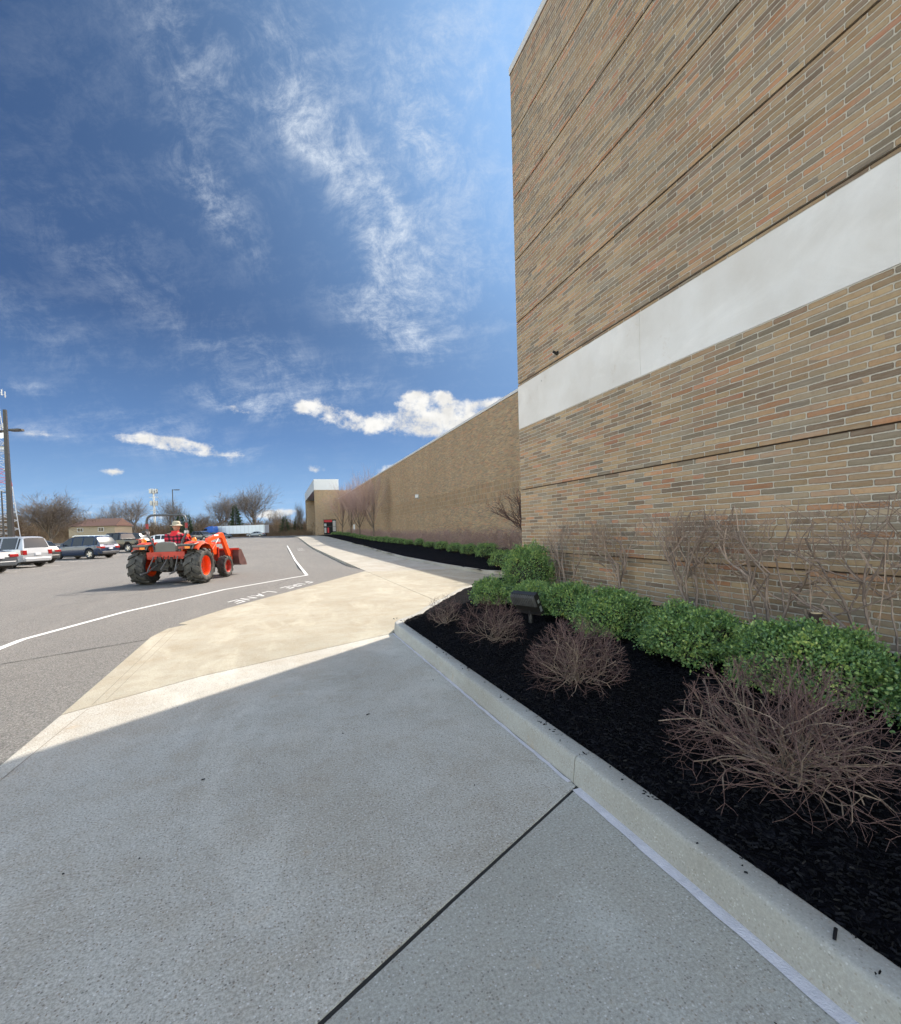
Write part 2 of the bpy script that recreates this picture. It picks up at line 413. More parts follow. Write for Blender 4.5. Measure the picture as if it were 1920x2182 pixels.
# ------------------------------------------------------------------ ground, paving
def lerp(a, b, t): return a+(b-a)*t
def pline(pts, y):                              # x on a polyline given y
    for (x0, y0), (x1, y1) in zip(pts, pts[1:]):
        if y0 <= y <= y1: return lerp(x0, x1, (y-y0)/(y1-y0+1e-9))
    return pts[0][0] if y < pts[0][1] else pts[-1][0]
def inside(poly, x, y):
    c = False
    for i in range(len(poly)):
        x0, y0 = poly[i-1]; x1, y1 = poly[i]
        if (y0 > y) != (y1 > y) and x < (x1-x0)*(y-y0)/(y1-y0)+x0: c = not c
    return c
def ccw(p):
    a = sum(p[i-1][0]*p[i][1]-p[i][0]*p[i-1][1] for i in range(len(p)))
    return p if a > 0 else p[::-1]
def inset(poly, d):
    poly = ccw(poly); out = []; n = len(poly)
    for i in range(n):
        a, b, c = Vector(poly[i-1]), Vector(poly[i]), Vector(poly[(i+1) % n])
        e1 = (b-a).normalized(); e2 = (c-b).normalized()
        n1 = Vector((-e1.y, e1.x)); n2 = Vector((-e2.y, e2.x))
        k = (n1+n2); k /= max(.3, 1+n1.dot(n2))
        q = b + k*d; out.append((q.x, q.y))
    return out
def grid(name, xs, ys, zf, mat, keep=None, smooth=True, kind='structure'):
    b = MB(); idx = {}
    def vi(i, j):
        if (i, j) not in idx:
            idx[(i, j)] = len(b.v); b.v.append((xs[i], ys[j], zf(xs[i], ys[j])))
        return idx[(i, j)]
    for i in range(len(xs)-1):
        for j in range(len(ys)-1):
            if keep and not keep((xs[i]+xs[i+1])/2, (ys[j]+ys[j+1])/2): continue
            b.f.append((vi(i, j), vi(i+1, j), vi(i+1, j+1), vi(i, j+1))); b.mi.append(0)
    o = b.build(name, mat, smooth=180 if smooth else None)
    return tag(o, kind=kind)
def steps(a, b, s):
    n = max(1, round((b-a)/s)); return [a+(b-a)*i/n for i in range(n+1)]
def field_mat():
    m, nt, b = new_mat('winter_grass_ground'); n = N(nt)
    pos = n('ShaderNodeNewGeometry').outputs['Position']
    c = n.ramp(n.noise(pos, .25, 6, .7), [(.3, (.09,.075,.045)), (.5, (.14,.115,.07)), (.7, (.09,.10,.045))])
    nt.links.new(c, b.inputs['Base Color']); b.inputs['Roughness'].default_value = .95
    return m
M['field'] = field_mat()
xs = steps(-900, -100, 100)+steps(-100, 60, 8)[1:]+steps(60, 900, 105)[1:]
ys = steps(-300, -20, 70)+steps(-20, 200, 8)[1:]+steps(200, 1500, 130)[1:]
grid('ground', xs, ys, lambda x, y: gz(x, y)-.26, M['field'])
xs = steps(-90, -12, 3)+steps(-12, 3.4, .7)[1:]+steps(3.4, 16, 3)[1:]
ys = steps(-8, 17, 5)+steps(17, 26, .75)[1:]+steps(26, 200, 3)[1:]
def in_lot(x, y):
    Z = x*math.sin(YAW)+y*math.cos(YAW)
    return Z < 146
grid('parking_lot', xs, ys, lambda x, y: lot_z(x, y)-.008, M['asphalt'], in_lot)

J1 = [(1.56, 2.39), (.6, 1.838), (.06, 1.52), (-1.84, .32)]
J2 = [(1.50, 6.97), (-.86, 5.79), (-1.84, 5.03)]
EDGE = [(-1.84, 5.03), (-1.9, 8.4), (-1.80, 9.25), (-1.11, 10.9), (.46, 13.72), (2.92, 18.2)]
BED = [(1.57, -6), (1.55, 2.42), (1.50, 7.0), (1.66, 7.32), (2.45, 8.7), (4.0, 11.0), (5.3, 12.2), (8.9, 12.5)]
KERB2 = [(13, 13.2), (8.2, 13.2), (6.7, 13.55), (6.15, 14.6), (5.95, 18), (5.95, 25), (6.5, 35), (7.3, 45), (7.75, 60), (7.8, 116.7)]
K2Y = [(x, y) for x, y in KERB2[2:]]
slabA = [(1.56, -6), *J1, (-1.84, -6)]
slabB = [(1.56, 2.39), (1.50, 6.97), (-.86, 5.79), (-1.84, 5.03), (-1.84, .32), (.06, 1.52), (.6, 1.838)]
CR = [(-1.55, 9.28), (.3, 10.35), (2.21, 11.38), (3.0, 11.82)]
slabC1 = [(-1.84, 5.03), (-.86, 5.79), (1.50, 6.97), (1.66, 7.32), (2.45, 8.7), (3.02, 9.55), (3.0, 11.82), (2.21, 11.38), (.3, 10.35), (-1.55, 9.28), (-1.80, 9.05), (-1.9, 8.4)]
slabC2 = [(-1.55, 9.28), (.3, 10.35), (2.21, 11.38), (3.0, 11.82), (2.96, 17.95), (2.92, 18.2), (.46, 13.72), (-1.11, 10.9), (-1.72, 9.45)]
slabD1 = [(3.02, 9.55), (4.0, 11.0), (5.3, 12.2), (5.1, 12.95), (3.0, 11.82)]
slabD2 = [(3.0, 11.82), (5.1, 12.95), (5.3, 12.2), (8.9, 12.5), (13, 12.5), (13, 13.2), (8.2, 13.2), (6.7, 13.55), (6.15, 14.6), (5.97, 17.0), (2.96, 17.95)]
def slab(name, polys, mat, gap=.006):
    b = MB()
    for p in polys: b.prism(inset(p, gap), lambda x, y: gz(x, y)-.15, lambda x, y: gz(x, y))
    o = b.build(name, mat, bevel=.004); return tag(o, kind='structure')
slab('pavement_grey_slab', [slabA], M['slab_grey'], .009)
slab('pavement_near_slab', [slabB], M['slab_near'], .009)
slab('pavement_cream_slabs', [slabC1, slabC2, slabD1, slabD2], M['slab_cream'], .005)
walk = []
ysw = [17.2]+[20+2.6*i for i in range(1, 40)]
for a, b_ in zip(ysw, ysw[1:]):
    xm = lambda y: lerp(2.95, 3.15, ss(20, 110, y))
    a0 = 17.95 if a < 18 else a
    a1 = 17.0 if a < 18 else a
    xr0, xr1 = pline(K2Y, a1), pline(K2Y, b_)
    md0, md1 = (xm(a0)+xr0)/2, (xm(b_)+xr1)/2
    walk.append([(xm(a0), a0), (md0, (a0+a1)/2), (md1, b_), (xm(b_), b_)])
    walk.append([(md0, (a0+a1)/2), (xr0, a1), (xr1, b_), (md1, b_)])
slab('sidewalk', walk, M['slab_far'], .006)
# two scored lines near the ramp edge and a filled control joint
def strip(b, pts, w, dz, zf=gz, jit=0):
    pts = [Vector((x, y)) for x, y in pts]
    P = []
    for i in range(len(pts)-1):
        n_ = max(1, int((pts[i+1]-pts[i]).length/.08)) if jit else 1
        for k in range(n_): P.append(pts[i].lerp(pts[i+1], k/n_))
    P.append(pts[-1])
    vs = []; fs = []
    for i, p in enumerate(P):
        t = (P[min(i+1, len(P)-1)]-P[max(i-1, 0)]).normalized(); nn = Vector((-t.y, t.x))
        wl = w(p.y) if callable(w) else w
        a = p+nn*(wl/2)*(1+random.uniform(-jit, jit)); c = p-nn*(wl/2)*(1+random.uniform(-jit, jit))
        vs += [(a.x, a.y, zf(a.x, a.y)+dz), (c.x, c.y, zf(c.x, c.y)+dz)]
    for i in range(len(P)-1): fs.append((2*i, 2*i+1, 2*i+3, 2*i+2))
    b.add(vs, fs)
b = MB(); strip(b, J1, .022, -.0045, jit=.35); strip(b, J2, .016, -.004, jit=.3); strip(b, [(2.99, 9.6), (2.96, 17.9)], .012, -.004, jit=.3)
tag(b.build('pavement_joint_filler', M['tar']), kind='structure')
b = MB(); strip(b, [(-1.66, 5.2), (-1.72, 8.95)], .006, .003); strip(b, [(-1.58, 5.3), (-1.60, 9.1)], .005, .003); strip(b, [(-1.86, .5), (-1.66, 5.1)], .005, .003)
tag(b.build('pavement_score_lines', simple('scored_line', (.20,.175,.14), .9)), kind='structure')
b = MB(); strip(b, [(-9, 6.6), (-6, 6.9), (-3.31, 7.46), (-1.9, 8.24)], .018, -.004, lot_z, .5)
strip(b, [(-7, 12.6), (-4.8, 13.4), (-3.6, 15.0), (-2.4, 16.1)], .013, -.004, lot_z, .5)
strip(b, [(-1.2, 13.6), (-.2, 14.9), (.2, 16.8), (1.2, 19.5)], .012, -.004, lot_z, .6)
tag(b.build('asphalt_cracks', M['tar']), kind='structure')
# sealant bead along the kerb
b = MB(); strip(b, [(1.555, -6), (1.532, 2.36)], .058, .003, jit=.12); strip(b, [(1.537, 2.44), (1.49, 6.95)], .026, .003, jit=.35)
tag(b.build('kerb_sealant_strip', M['caulk']), kind='structure')
# painted fire lane line and lettering
WL = [(-3.80, -5), (-3.80, 8.3), (-3.78, 9.15), (-3.05, 11.55), (-1.51, 14.75), (.84, 17.92)]
b = MB(); strip(b, WL[:3], .11, -.003, lot_z); strip(b, WL[2:], .11, -.002, lot_z); strip(b, [(.83, 17.9), (.77, 30), (.72, 60), (.72, 120)], .11, -.001, lambda x, y: lot_z(x, y))
tag(b.build('painted_lane_line', M['paint']), kind='structure')
b = MB()
for k in range(6): strip(b, [(-12.2, 29.5+4.9*k), (-16.6, 32+4.9*k)], .10, -.002, lot_z)
tag(b.build('painted_bay_lines', M['paint']), kind='structure')
GLY = {'F': [[(0,0),(0,1)],[(0,1),(.6,1)],[(0,.52),(.45,.52)]], 'I': [[(.1,0),(.1,1)]], 'R': [[(0,0),(0,1)],[(0,1),(.55,1)],[(.55,1),(.55,.5)],[(.55,.5),(0,.5)],[(.25,.5),(.6,0)]],
       'E': [[(0,0),(0,1)],[(0,1),(.6,1)],[(0,.52),(.45,.52)],[(0,0),(.6,0)]], 'L': [[(0,1),(0,0)],[(0,0),(.6,0)]],
       'A': [[(0,0),(.32,1)],[(.32,1),(.64,0)],[(.14,.38),(.5,.38)]], 'N': [[(0,0),(0,1)],[(0,1),(.6,0)],[(.6,0),(.6,1)]]}
def lettering(name, start, dirv, up, hgt, adv):
    b = MB(); d = Vector(dirv).normalized(); u = Vector(up).normalized(); x = 0
    for ch in 'FIRE LANE':
        if ch != ' ':
            for s0, s1 in GLY[ch]:
                for _ in (0,):
                    a = Vector(start)+d*(x+s0[0]*adv*1.05)+u*s0[1]*hgt; c = Vector(start)+d*(x+s1[0]*adv*1.05)+u*s1[1]*hgt
                    e = (c-a).normalized()*.018
                    strip(b, [tuple(a-e), tuple(c+e)], .048, -.0025, lot_z)
        x += adv*(.6 if ch == 'I' else 1.0)
    # nudge strokes to separate heights
    for i in range(0, len(b.v)): b.v[i] = (b.v[i][0], b.v[i][1], b.v[i][2]+.0004*((i//4) % 4))
    o = b.build(name, M['paint']); return tag(o, kind='structure')
lettering('painted_fire_lane_words', (.67, 15.67), (-.44, -.898), (.50, -.866), .41, .504)
lettering('painted_fire_lane_words', (1.55, 52.5), (0, -1), (1, 0), .45, .80)

# ---- kerbs
def kerb(name, path, hf, w=.15, left=True, mat='kerb', zf=gz):
    P = [Vector(p) for p in path]
    Q = []
    for i in range(len(P)-1):
        n_ = max(1, int((P[i+1]-P[i]).length/.5))
        for k in range(n_): Q.append(P[i].lerp(P[i+1], k/n_))
    Q.append(P[-1]); sgn = 1 if left else -1
    b = MB(); vs = []; fs = []
    for i, p in enumerate(Q):
        t = (Q[min(i+1, len(Q)-1)]-Q[max(i-1, 0)]).normalized(); nn = Vector((t.y, -t.x))*sgn
        h = hf(p.x, p.y); z0 = zf(p.x, p.y)
        prof = [(0, -.1), (0, .0), (.012, h*.75), (.016, h-.016), (.022, h-.005), (.034, h), (w-.02, h+.002), (w-.004, h-.008), (w, h-.03), (w, -.1)]
        for a, z in prof: q = p+nn*a; vs.append((q.x, q.y, z0+z))
    k = 10
    for i in range(len(Q)-1):
        for j in range(k-1):
            f = (i*k+j, i*k+j+1, (i+1)*k+j+1, (i+1)*k+j)
            fs.append(f if left else f[::-1])
    fs.append(tuple(range(k))); fs.append(tuple(range(len(Q)*k-1, (len(Q)-1)*k-1, -1)))
    b.add(vs, fs); o = b.build(name, M[mat], smooth=50); return tag(o, kind='structure')
kerb('kerb', [(1.575, -6), (1.557, 2.425)], lambda x, y: .152)
kerb('kerb', [(1.556, 2.433), (1.505, 6.86), (1.53, 7.05), (1.66, 7.32), (2.45, 8.7), (4.0, 11.0), (5.3, 12.2), (8.9, 12.5)], lambda x, y: .15-.10*ss(7.0, 8.3, y))
kerb('kerb', [(12.9, 13.25)]+KERB2[1:], lambda x, y: .11, left=True, mat='slab_far')

# ---- mulch
def bed_dist(x, y):
    d = 9
    for (x0, y0), (x1, y1) in zip(BED, BED[1:]):
        a = Vector((x0, y0)); c = Vector((x1, y1)); p = Vector((x, y)); e = c-a
        t = min(1, max(0, (p-a).dot(e)/e.length_squared)); d = min(d, (p-a-e*t).length)
    return d
BEDPOLY = ccw(BED+[(8.9, 9.6), (5.2, 9.6), (5.2, -6)])
def bed_z(x, y):
    d = bed_dist(x, y)
    e = .135-.095*ss(7.0, 8.3, y)
    return lerp(e, .17, ss(.1, .6, d)) + .13*ss(1.9, 3.2, d) + .016*noise.noise((x*6, y*6, 0)) + .035*noise.noise((x*1.3, y*1.3, 3))*ss(.15, .6, d) + .010*noise.noise((x*22, y*22, 1))
gx = steps(1.6, 9, .055); gy = steps(-1.5, 12.6, .065)
grid('mulch_bed', gx, gy, bed_z, M['mulch'], lambda x, y: inside(BEDPOLY, x, y) and bed_dist(x, y) > .075 and (x < 5.2 or y > 9.5))
FARBED = ccw(KERB2+[(13.1, 116.7)])
def fbed_z(x, y): return gz(x, y)+.10+.12*ss(6.2, 10, x)+.03*noise.noise((x*1.5, y*1.5, 0))
grid('mulch_bed_far', steps(5.8, 13.1, .28), steps(13.2, 36, .35)+steps(36, 116.7, 1.2)[1:], fbed_z, M['mulch'],
     lambda x, y: x > (pline(K2Y, y) if y > 13.55 else 6.8)+.02)
random.seed(3)
b = MB()
def chip(x, y, z, L, W):
    a = random.uniform(0, PI); t = random.gauss(0, .30); r_ = random.gauss(0, .35)
    R = Matrix.Translation((x, y, z)) @ Matrix.Rotation(a, 4, 'Z') @ Matrix.Rotation(t, 4, 'Y') @ Matrix.Rotation(r_, 4, 'X')
    w2 = W/2; h = .0035; k = random.uniform(.3, 1)
    b.add([R @ Vector(p) for p in ((-L/2, -w2*k, 0), (L/2, -w2*.5, 0), (L/2, w2*.5, 0), (-L/2, w2*k, 0), (-L*.4, 0, h*2), (L*.4, 0, h*2))],
          [(3,2,1,0), (0,1,5,4), (2,3,4,5), (1,2,5), (3,0,4)])
cnt = 0
while cnt < 34000:
    y = -1+8.6*random.random()**1.35; x = random.uniform(1.62, 4.4)
    if bed_dist(x, y) < .085: continue
    s = random.uniform(.6, 1.3)
    chip(x, y, bed_z(x, y)+.003+random.random()*.006, .023*s, .007*s); cnt += 1
tag(b.build('mulch_chips', M['chip']), 'loose black bark chips covering the near planting bed', kind='stuff')
b = MB()
for i in range(70):            # strays on the kerb top and paving
    y = random.uniform(.6, 5.5)
    kx = 1.56+.15*random.random() if random.random() < .85 else random.uniform(-1.2, 1.5)
    z = .156 if kx > 1.585 else .004
    s = random.uniform(.15, .5)*(1 if kx > 1.57 else .8)
    if 1.545 < kx < 1.585: continue
    if z > .1 and random.random() < .6: kx = 1.66+.05*random.random()
    chip(kx, y, z, .03*s, .011*s)
for x, y, s in [(.62, 3.95, .8), (1.64, 1.06, 1.5), (-.5, 3.3, .8)]: chip(x, y, .006 if x < 1.56 else .158, .04*s, .014*s)
tag(b.build('scattered_debris', M['chip']), 'dark bark crumbs scattered over the kerb and concrete', kind='stuff')
# ------------------------------------------------------------------ the store
store = empty('store_building', (5.05, 9.69, 0), 0, 'long tan brick store building with a pale stone band and a far entrance portal', 'building')
def part(mb, name, mat, parent=store, **k):
    mb.v = [(x-5.05, y-9.69, z) for x, y, z in mb.v]; return mb.build(name, mat, parent, **k)
WX, WY = 5.05, 9.69
G = [0.966, 2.298, 3.632, 4.612, 5.946, 7.276, 8.606, 9.936, 11.255]
b = MB()
g = .014
segs = [(-.3, .9015-.003), (.9015+.003, G[0]-g*.6), (G[0]+g*.6, G[1]-.009), (G[1]+.009, G[2]), (4.557, G[3]-g)]+[(G[i]+g, G[i+1]-g) for i in range(3, 7)]+[(G[7]+g, G[8])]
for z0, z1 in segs: b.box((WX, -9, z0), (13.0, WY, z1))
part(b, 'brick_wall', M['brick'])
b = MB(); b.box((WX+.028, -8.95, -.3), (12.9, WY-.028, 11.2)); part(b, 'wall_backing', simple('deep_joint_brown', (.07,.045,.032), .9, var=.3))
b = MB(); b.box((WX-.004, 5.855, G[2]+.002), (WX+.09, WY+.004, 4.555)); b.box((WX-.004, -9, G[2]+.002), (WX+.09, 5.849, 4.555))
b.box((WX+.1, WY-.08, G[2]+.002), (12.9, WY+.004, 4.555)); part(b, 'stone_band', M['limestone'], bevel=.003)
b = MB(); b.box((WX-.02, -9.02, G[8]+.012), (13.02, WY+.02, G[8]+.165)); part(b, 'roof_coping', M['coping'], bevel=.006)
b = MB(); b.box((WX-.006, -9, G[8]+.001), (13.0, WY+.006, G[8]+.011)); part(b, 'coping_shadow_gap', M['bronze'])
# long recessed wing
FX, FY, FT = 13.0, 116.7, 9.13
b = MB(); b.box((FX, WY+.01, -.3), (30, FY, 3.19)); b.box((FX, WY+.01, 4.38), (30, FY, FT)); b.box((FX+.015, WY+.01, 3.19), (29, FY, 4.38)); part(b, 'long_brick_wall', M['brick_far'])
b = MB()
for i in range(3): b.box((FX-.006+.004*(i % 2), WY+.02, 3.197+i*.394), (FX+.014, FY, 3.197+i*.394+.388))
part(b, 'soldier_course', M['brick_soldier'])
b = MB(); b.box((FX-.05, WY+.02, FT+.004), (30, FY, FT+.16)); part(b, 'wing_coping', M['coping'])
b = MB(); b.box((FX-.03, 90.6, .5), (FX+.02, 92.6, 2.75)); dr = part(b, 'door', M['white'])
b = MB(); b.box((FX-.06, 92.3, 1.5), (FX-.03, 92.45, 1.6)); part(b, 'door_handle', M['galv'], dr)
# entrance portal
PX = 7.75; gzb = .2
b = MB()
b.box((PX, FY, gzb), (9.55, FY+1.6, 11.25)); b.box((9.55, FY, 4.4), (13.2, FY+1.6, 11.25)); b.box((9.55, FY, gzb), (13.2, FY+1.6, .95)); b.box((12.45, FY, .95), (13.2, FY+1.6, 4.4))
b.box((10.6, FY+1.6, gzb), (30, FY+3, 11.0)); b.box((PX, 156, gzb), (11.2, 160, 11.25)); b.box((13.2, FY, gzb), (30, 160, 11.2))
part(b, 'portal_brick', M['brick_portal'])
b = MB(); b.box((PX-.08, FY-.08, 11.26), (13.25, 160.1, 13.75)); part(b, 'portal_fascia', M['panel_grey'], bevel=.02)
b = MB(); b.box((10.6, 118.4, gzb), (10.9, 155.9, 11.2)); part(b, 'entrance_glazing', M['glass'])
b = MB()
for k in range(13): b.box((10.5, 119+k*3, gzb), (10.59, 119.15+k*3, 11.2))
for z in (3.2, 6.0, 8.2): b.box((10.52, 118.4, z), (10.59, 155.9, z+.16))
part(b, 'entrance_mullions', M['bronze'])
b = MB(); b.box((10.35, 124, 6.4), (10.49, 146, 9.4)); part(b, 'entrance_red_panel', M['red_paint'])
b = MB(); b.box((10.35, 124, 3.9), (10.49, 146, 5.6)); part(b, 'entrance_white_panel', M['white'])
wy = FY+.25
b = MB(); b.box((9.56, wy, .96), (12.44, wy+.04, 4.39)); wn = part(b, 'window', M['glass'])
def sub(mb, name, mat, par):
    return part(mb, name, mat, par)
b = MB()
for x in (9.56, 11.55, 12.36): b.box((x, wy-.10, .96), (x+.08, wy-.01, 4.39))
for z in (.96, 2.72, 4.31): b.box((9.57, wy-.09, z), (12.43, wy-.012, z+.08))
sub(b, 'window_frame', M['dark_plastic'], wn)
b = MB(); b.box((9.66, wy-.008, 3.8), (11.5, wy-.002, 4.3)); sub(b, 'red_window_poster', M['red_paint'], wn)
b = MB(); b.box((10.4, wy-.008, 1.3), (10.75, wy-.002, 2.5)); sub(b, 'red_window_poster', M['red_paint'], wn)
for lo, hi in (((9.7, 2.85), (10.2, 3.45)), ((9.7, 1.3), (10.15, 2.5)), ((11.65, 1.6), (12.3, 4.1))):
    b = MB(); b.box((lo[0], wy-.007, lo[1]), (hi[0], wy-.001, hi[1])); sub(b, 'grey_window_poster', M['galv'], wn)
# wall light on the wing and a little camera near the corner
wl = empty('wall_light', (FX-.02, 46.5, 4.5), 0, 'small grey floodlight fixed high on the long brick wall', 'wall light')
b = MB(); b.box((-.05, -.12, .0), (0, .12, .4)); b.build('back_plate', M['galv'], wl)
b = MB(); b.box((-.32, -.17, .1), (-.05, .17, .42)); b.build('lamp_housing', M['white'], wl, bevel=.03)
b = MB(); b.box((-.30, -.14, .06), (-.08, .14, .095)); b.build('lens', M['galv'], wl)
sc = empty('security_camera', (WX, 8.05, 4.73), 0, 'tiny dark security camera on the brick just above the stone band', 'camera')
b = MB(); b.box((-.03, -.03, -.03), (0, .03, .03)); b.build('mount', M['black_metal'], sc)
b = MB(); b.lathe([(.0, -.06), (.022, -.058), (.026, -.02), (.026, .03), (0, .032)], Matrix.Translation((-.05, 0, 0)) @ Matrix.Rotation(rad(115), 4, 'Y'), 12); b.build('camera_body', M['black_metal'], sc, smooth=50)
b = MB(); b.lathe([(0, 0), (.014, 0), (.014, .004), (0, .005)], Matrix.Translation((-.105, 0, -.02)), 10); b.build('lens', M['white'], sc)
# ------------------------------------------------------------------ plants
def wander(p, d, L, n, jit, up=0.0, rnd=random):
    pts = [Vector(p)]; d = Vector(d).normalized()
    for i in range(n):
        d = (d + Vector((rnd.gauss(0, jit), rnd.gauss(0, jit), rnd.gauss(0, jit)+up))).normalized()
        pts.append(pts[-1]+d*(L/n))
    return pts, d
def bare_tree(seed, H, crown_w, trunk_h=.2, twig_r=.012, levels=4, spread=.75, mat_t='bark', mat_c='far_twig', name='bare_tree', dens=1.0, forks=5, up=.10, base_r=None):
    """a leafless tree: trunk and limbs in one mesh, the twigs of the crown in another"""
    R = random.Random(seed); T = MB(); Cw = MB()
    br = base_r or H*.021
    def grow(p, d, L, r, lev):
        n = 4 if lev < 2 else 3
        pts, dd = wander(p, d, L, n, .08+.03*lev, up, R)
        r1 = r*(.62 if lev < levels else .35)
        rs = [r+(r1-r)*i/n for i in range(n+1)]
        (T if lev < 2 else Cw).tube(pts, rs, 5 if lev < 2 else 3, cap=False)
        if lev >= levels: return
        kids = [forks, 5, 5, 4, 3][min(lev, 4)]
        kids = max(2, round(kids*dens*R.uniform(.8, 1.2)))
        for k in range(kids):
            t = 1.0 if k == 0 else R.uniform(.25, 1.0)
            i = min(n-1, int(t*n)); q = pts[i].lerp(pts[i+1], t*n-i) if t < 1 else pts[-1]
            loc = (pts[i+1]-pts[i]).normalized()
            side = Vector((R.gauss(0, 1), R.gauss(0, 1), R.gauss(0, .5))); side = (side-loc*side.dot(loc)).normalized()
            a = R.uniform(.25, .45) if k == 0 else R.uniform(.45, .95)*spread
            nd = (loc*math.cos(a)+side*math.sin(a)).normalized()
            grow(q, nd, L*R.uniform(.62, .85), max(twig_r*.5, (r+(r1-r)*t)*R.uniform(.5, .72)), lev+1)
    th = H*trunk_h
    pts, d = wander((0, 0, -.2), (R.gauss(0, .03), R.gauss(0, .03), 1), th+.2, 3, .03, .1, R)
    T.tube(pts, [br*1.25, br, br*.92, br*.85], 7)
    L0 = (H-th)*.42
    for k in range(forks):
        an = 2*PI*k/forks+R.uniform(-.5, .5); a = R.uniform(.12, .75) if k else .06
        grow(pts[-1]-Vector((0, 0, R.uniform(0, th*.3))), (math.cos(an)*math.sin(a), math.sin(an)*math.sin(a), math.cos(a)), L0*R.uniform(.85, 1.1), br*R.uniform(.5, .7), 1)
    # fit to the wanted height and width
    vs = T.v+Cw.v; mh = max(v[2] for v in vs); mw = sorted(max(abs(v[0]), abs(v[1])) for v in vs)[int(len(vs)*.985)]
    sz = H/mh; sw = crown_w/2/mw
    for mb in (T, Cw): mb.v = [(x*sw, y*sw, z*sz) for x, y, z in mb.v]
    root = empty(name, (0, 0, 0))
    T.build('trunk', M[mat_t], root, smooth=180); Cw.build('crown', M[mat_c], root)
    return root
def put(root, p, rz=0, s=1, label=None, cat='tree', group=None, name=None, sz=None):
    root.location = p; root.rotation_euler = (0, 0, rz); root.scale = (s, s, sz or s); tag(root, label, cat, group); return root

def evergreen(seed, H, W, n=5000, name='evergreen_tree', droop=.25):
    R = random.Random(seed); T = MB(); Cw = MB()
    T.tube([(0, 0, -.2), (0, 0, H*.97)], [H*.022, H*.003], 6)
    tiers = int(H*2.2)
    for i in range(n):
        t = 1-R.random()**.6; z = H*(.05+.95*t); tier = .75+.25*math.sin(t*tiers*PI+R.uniform(-.5, .5))
        r = W/2*(1-t)**.8*R.uniform(.35, 1)*tier+.1; a = R.uniform(0, 2*PI)
        lob = 1+.22*math.sin(3*a+seed+t*5)
        p = Vector((math.cos(a)*r*lob, math.sin(a)*r*lob, z-droop*r*.4)); s = R.uniform(.2, .5)*H/9
        d = Vector((math.cos(a), math.sin(a), R.uniform(-.5, .4))); u = Vector((R.gauss(0, 1), R.gauss(0, 1), R.gauss(0, 1))).cross(d).normalized()
        Cw.add([p, p+d*s*.5+u*s*.25, p+d*s, p+d*s*.5-u*s*.25], [(0, 1, 2, 3)])
    root = empty(name, (0, 0, 0)); T.build('trunk', M['bark_dark'], root); Cw.build('crown', M['fir_leaf'], root); return root

def boxwood(seed, rx, ry, h, n, ls, name='boxwood_shrub', bump=.24, topheavy=0, mat='box_leaf'):
    """a clipped evergreen: leaf-sized faces through a lumpy shell, with twigs and inner wood below"""
    R = random.Random(seed); L = MB(); S = MB(); off = seed*7.3
    def rr(d):      # lumpy radius multiplier
        return 1+bump*noise.noise((d.x*2.2+off, d.y*2.2, d.z*2.2))*1.6+bump*.55*noise.noise((d.x*6+off, d.y*6, d.z*6))*1.5
    for i in range(n):
        d = Vector((R.gauss(0, 1), R.gauss(0, 1), R.gauss(0, 1)))
        d.normalize()
        if d.z < -.55: d.z = -d.z
        k = rr(d)*(R.uniform(.80, 1.0) if R.random() < .72 else R.uniform(.55, .85) if R.random() < .8 else R.uniform(1.0, 1.09))
        zc = h*.47
        p = Vector((d.x*rx*k, d.y*ry*k, zc+d.z*h*.53*k))
        if p.z < .02: continue
        s = ls*R.uniform(.6, 1.3)
        ax = (d*.6+Vector((R.gauss(0, .6), R.gauss(0, .6), R.gauss(.25, .6)))).normalized()
        nn = (d*.9+Vector((R.gauss(0, .55), R.gauss(0, .55), R.gauss(.35, .55)))).normalized()
        u = nn.cross(ax).normalized(); w = u*s*.32; q = nn*s*.10
        L.add([p, p+ax*s*.3+w-q, p+ax*s*.75+w*.8-q, p+ax*s, p+ax*s*.75-w*.8-q, p+ax*s*.3-w-q, p+ax*s*.5], [(0, 1, 6, 5), (1, 2, 6), (2, 3, 6), (3, 4, 6), (4, 5, 6)] if ls > .02 else [(0, 1, 3, 5)])
    # inner body
    for i in range(26):
        a = R.uniform(0, 2*PI); e = R.uniform(.2, 1.4); d = Vector((math.cos(a)*math.cos(e), math.sin(a)*math.cos(e), math.sin(e)))
        tip = Vector((d.x*rx*.85, d.y*ry*.85, .06+d.z*h*.85)); S.tube([(R.gauss(0, .03), R.gauss(0, .03), -.05), tip*.5+Vector((0, 0, .03)), tip], [.008, .005, .002], 4, cap=False)
    root = empty(name, (0, 0, 0)); L.build('foliage', M[mat], root); S.build('stems', M['bark_dark'], root)
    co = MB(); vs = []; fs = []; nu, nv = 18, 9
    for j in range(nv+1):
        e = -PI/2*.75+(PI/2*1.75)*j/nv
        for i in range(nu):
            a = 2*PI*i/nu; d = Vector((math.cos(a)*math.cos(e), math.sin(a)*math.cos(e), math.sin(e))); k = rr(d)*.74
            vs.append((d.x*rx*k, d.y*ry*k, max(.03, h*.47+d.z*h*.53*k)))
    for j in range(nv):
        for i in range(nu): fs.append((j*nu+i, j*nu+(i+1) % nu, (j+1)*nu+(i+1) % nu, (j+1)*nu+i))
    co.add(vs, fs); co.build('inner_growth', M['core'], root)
    return root

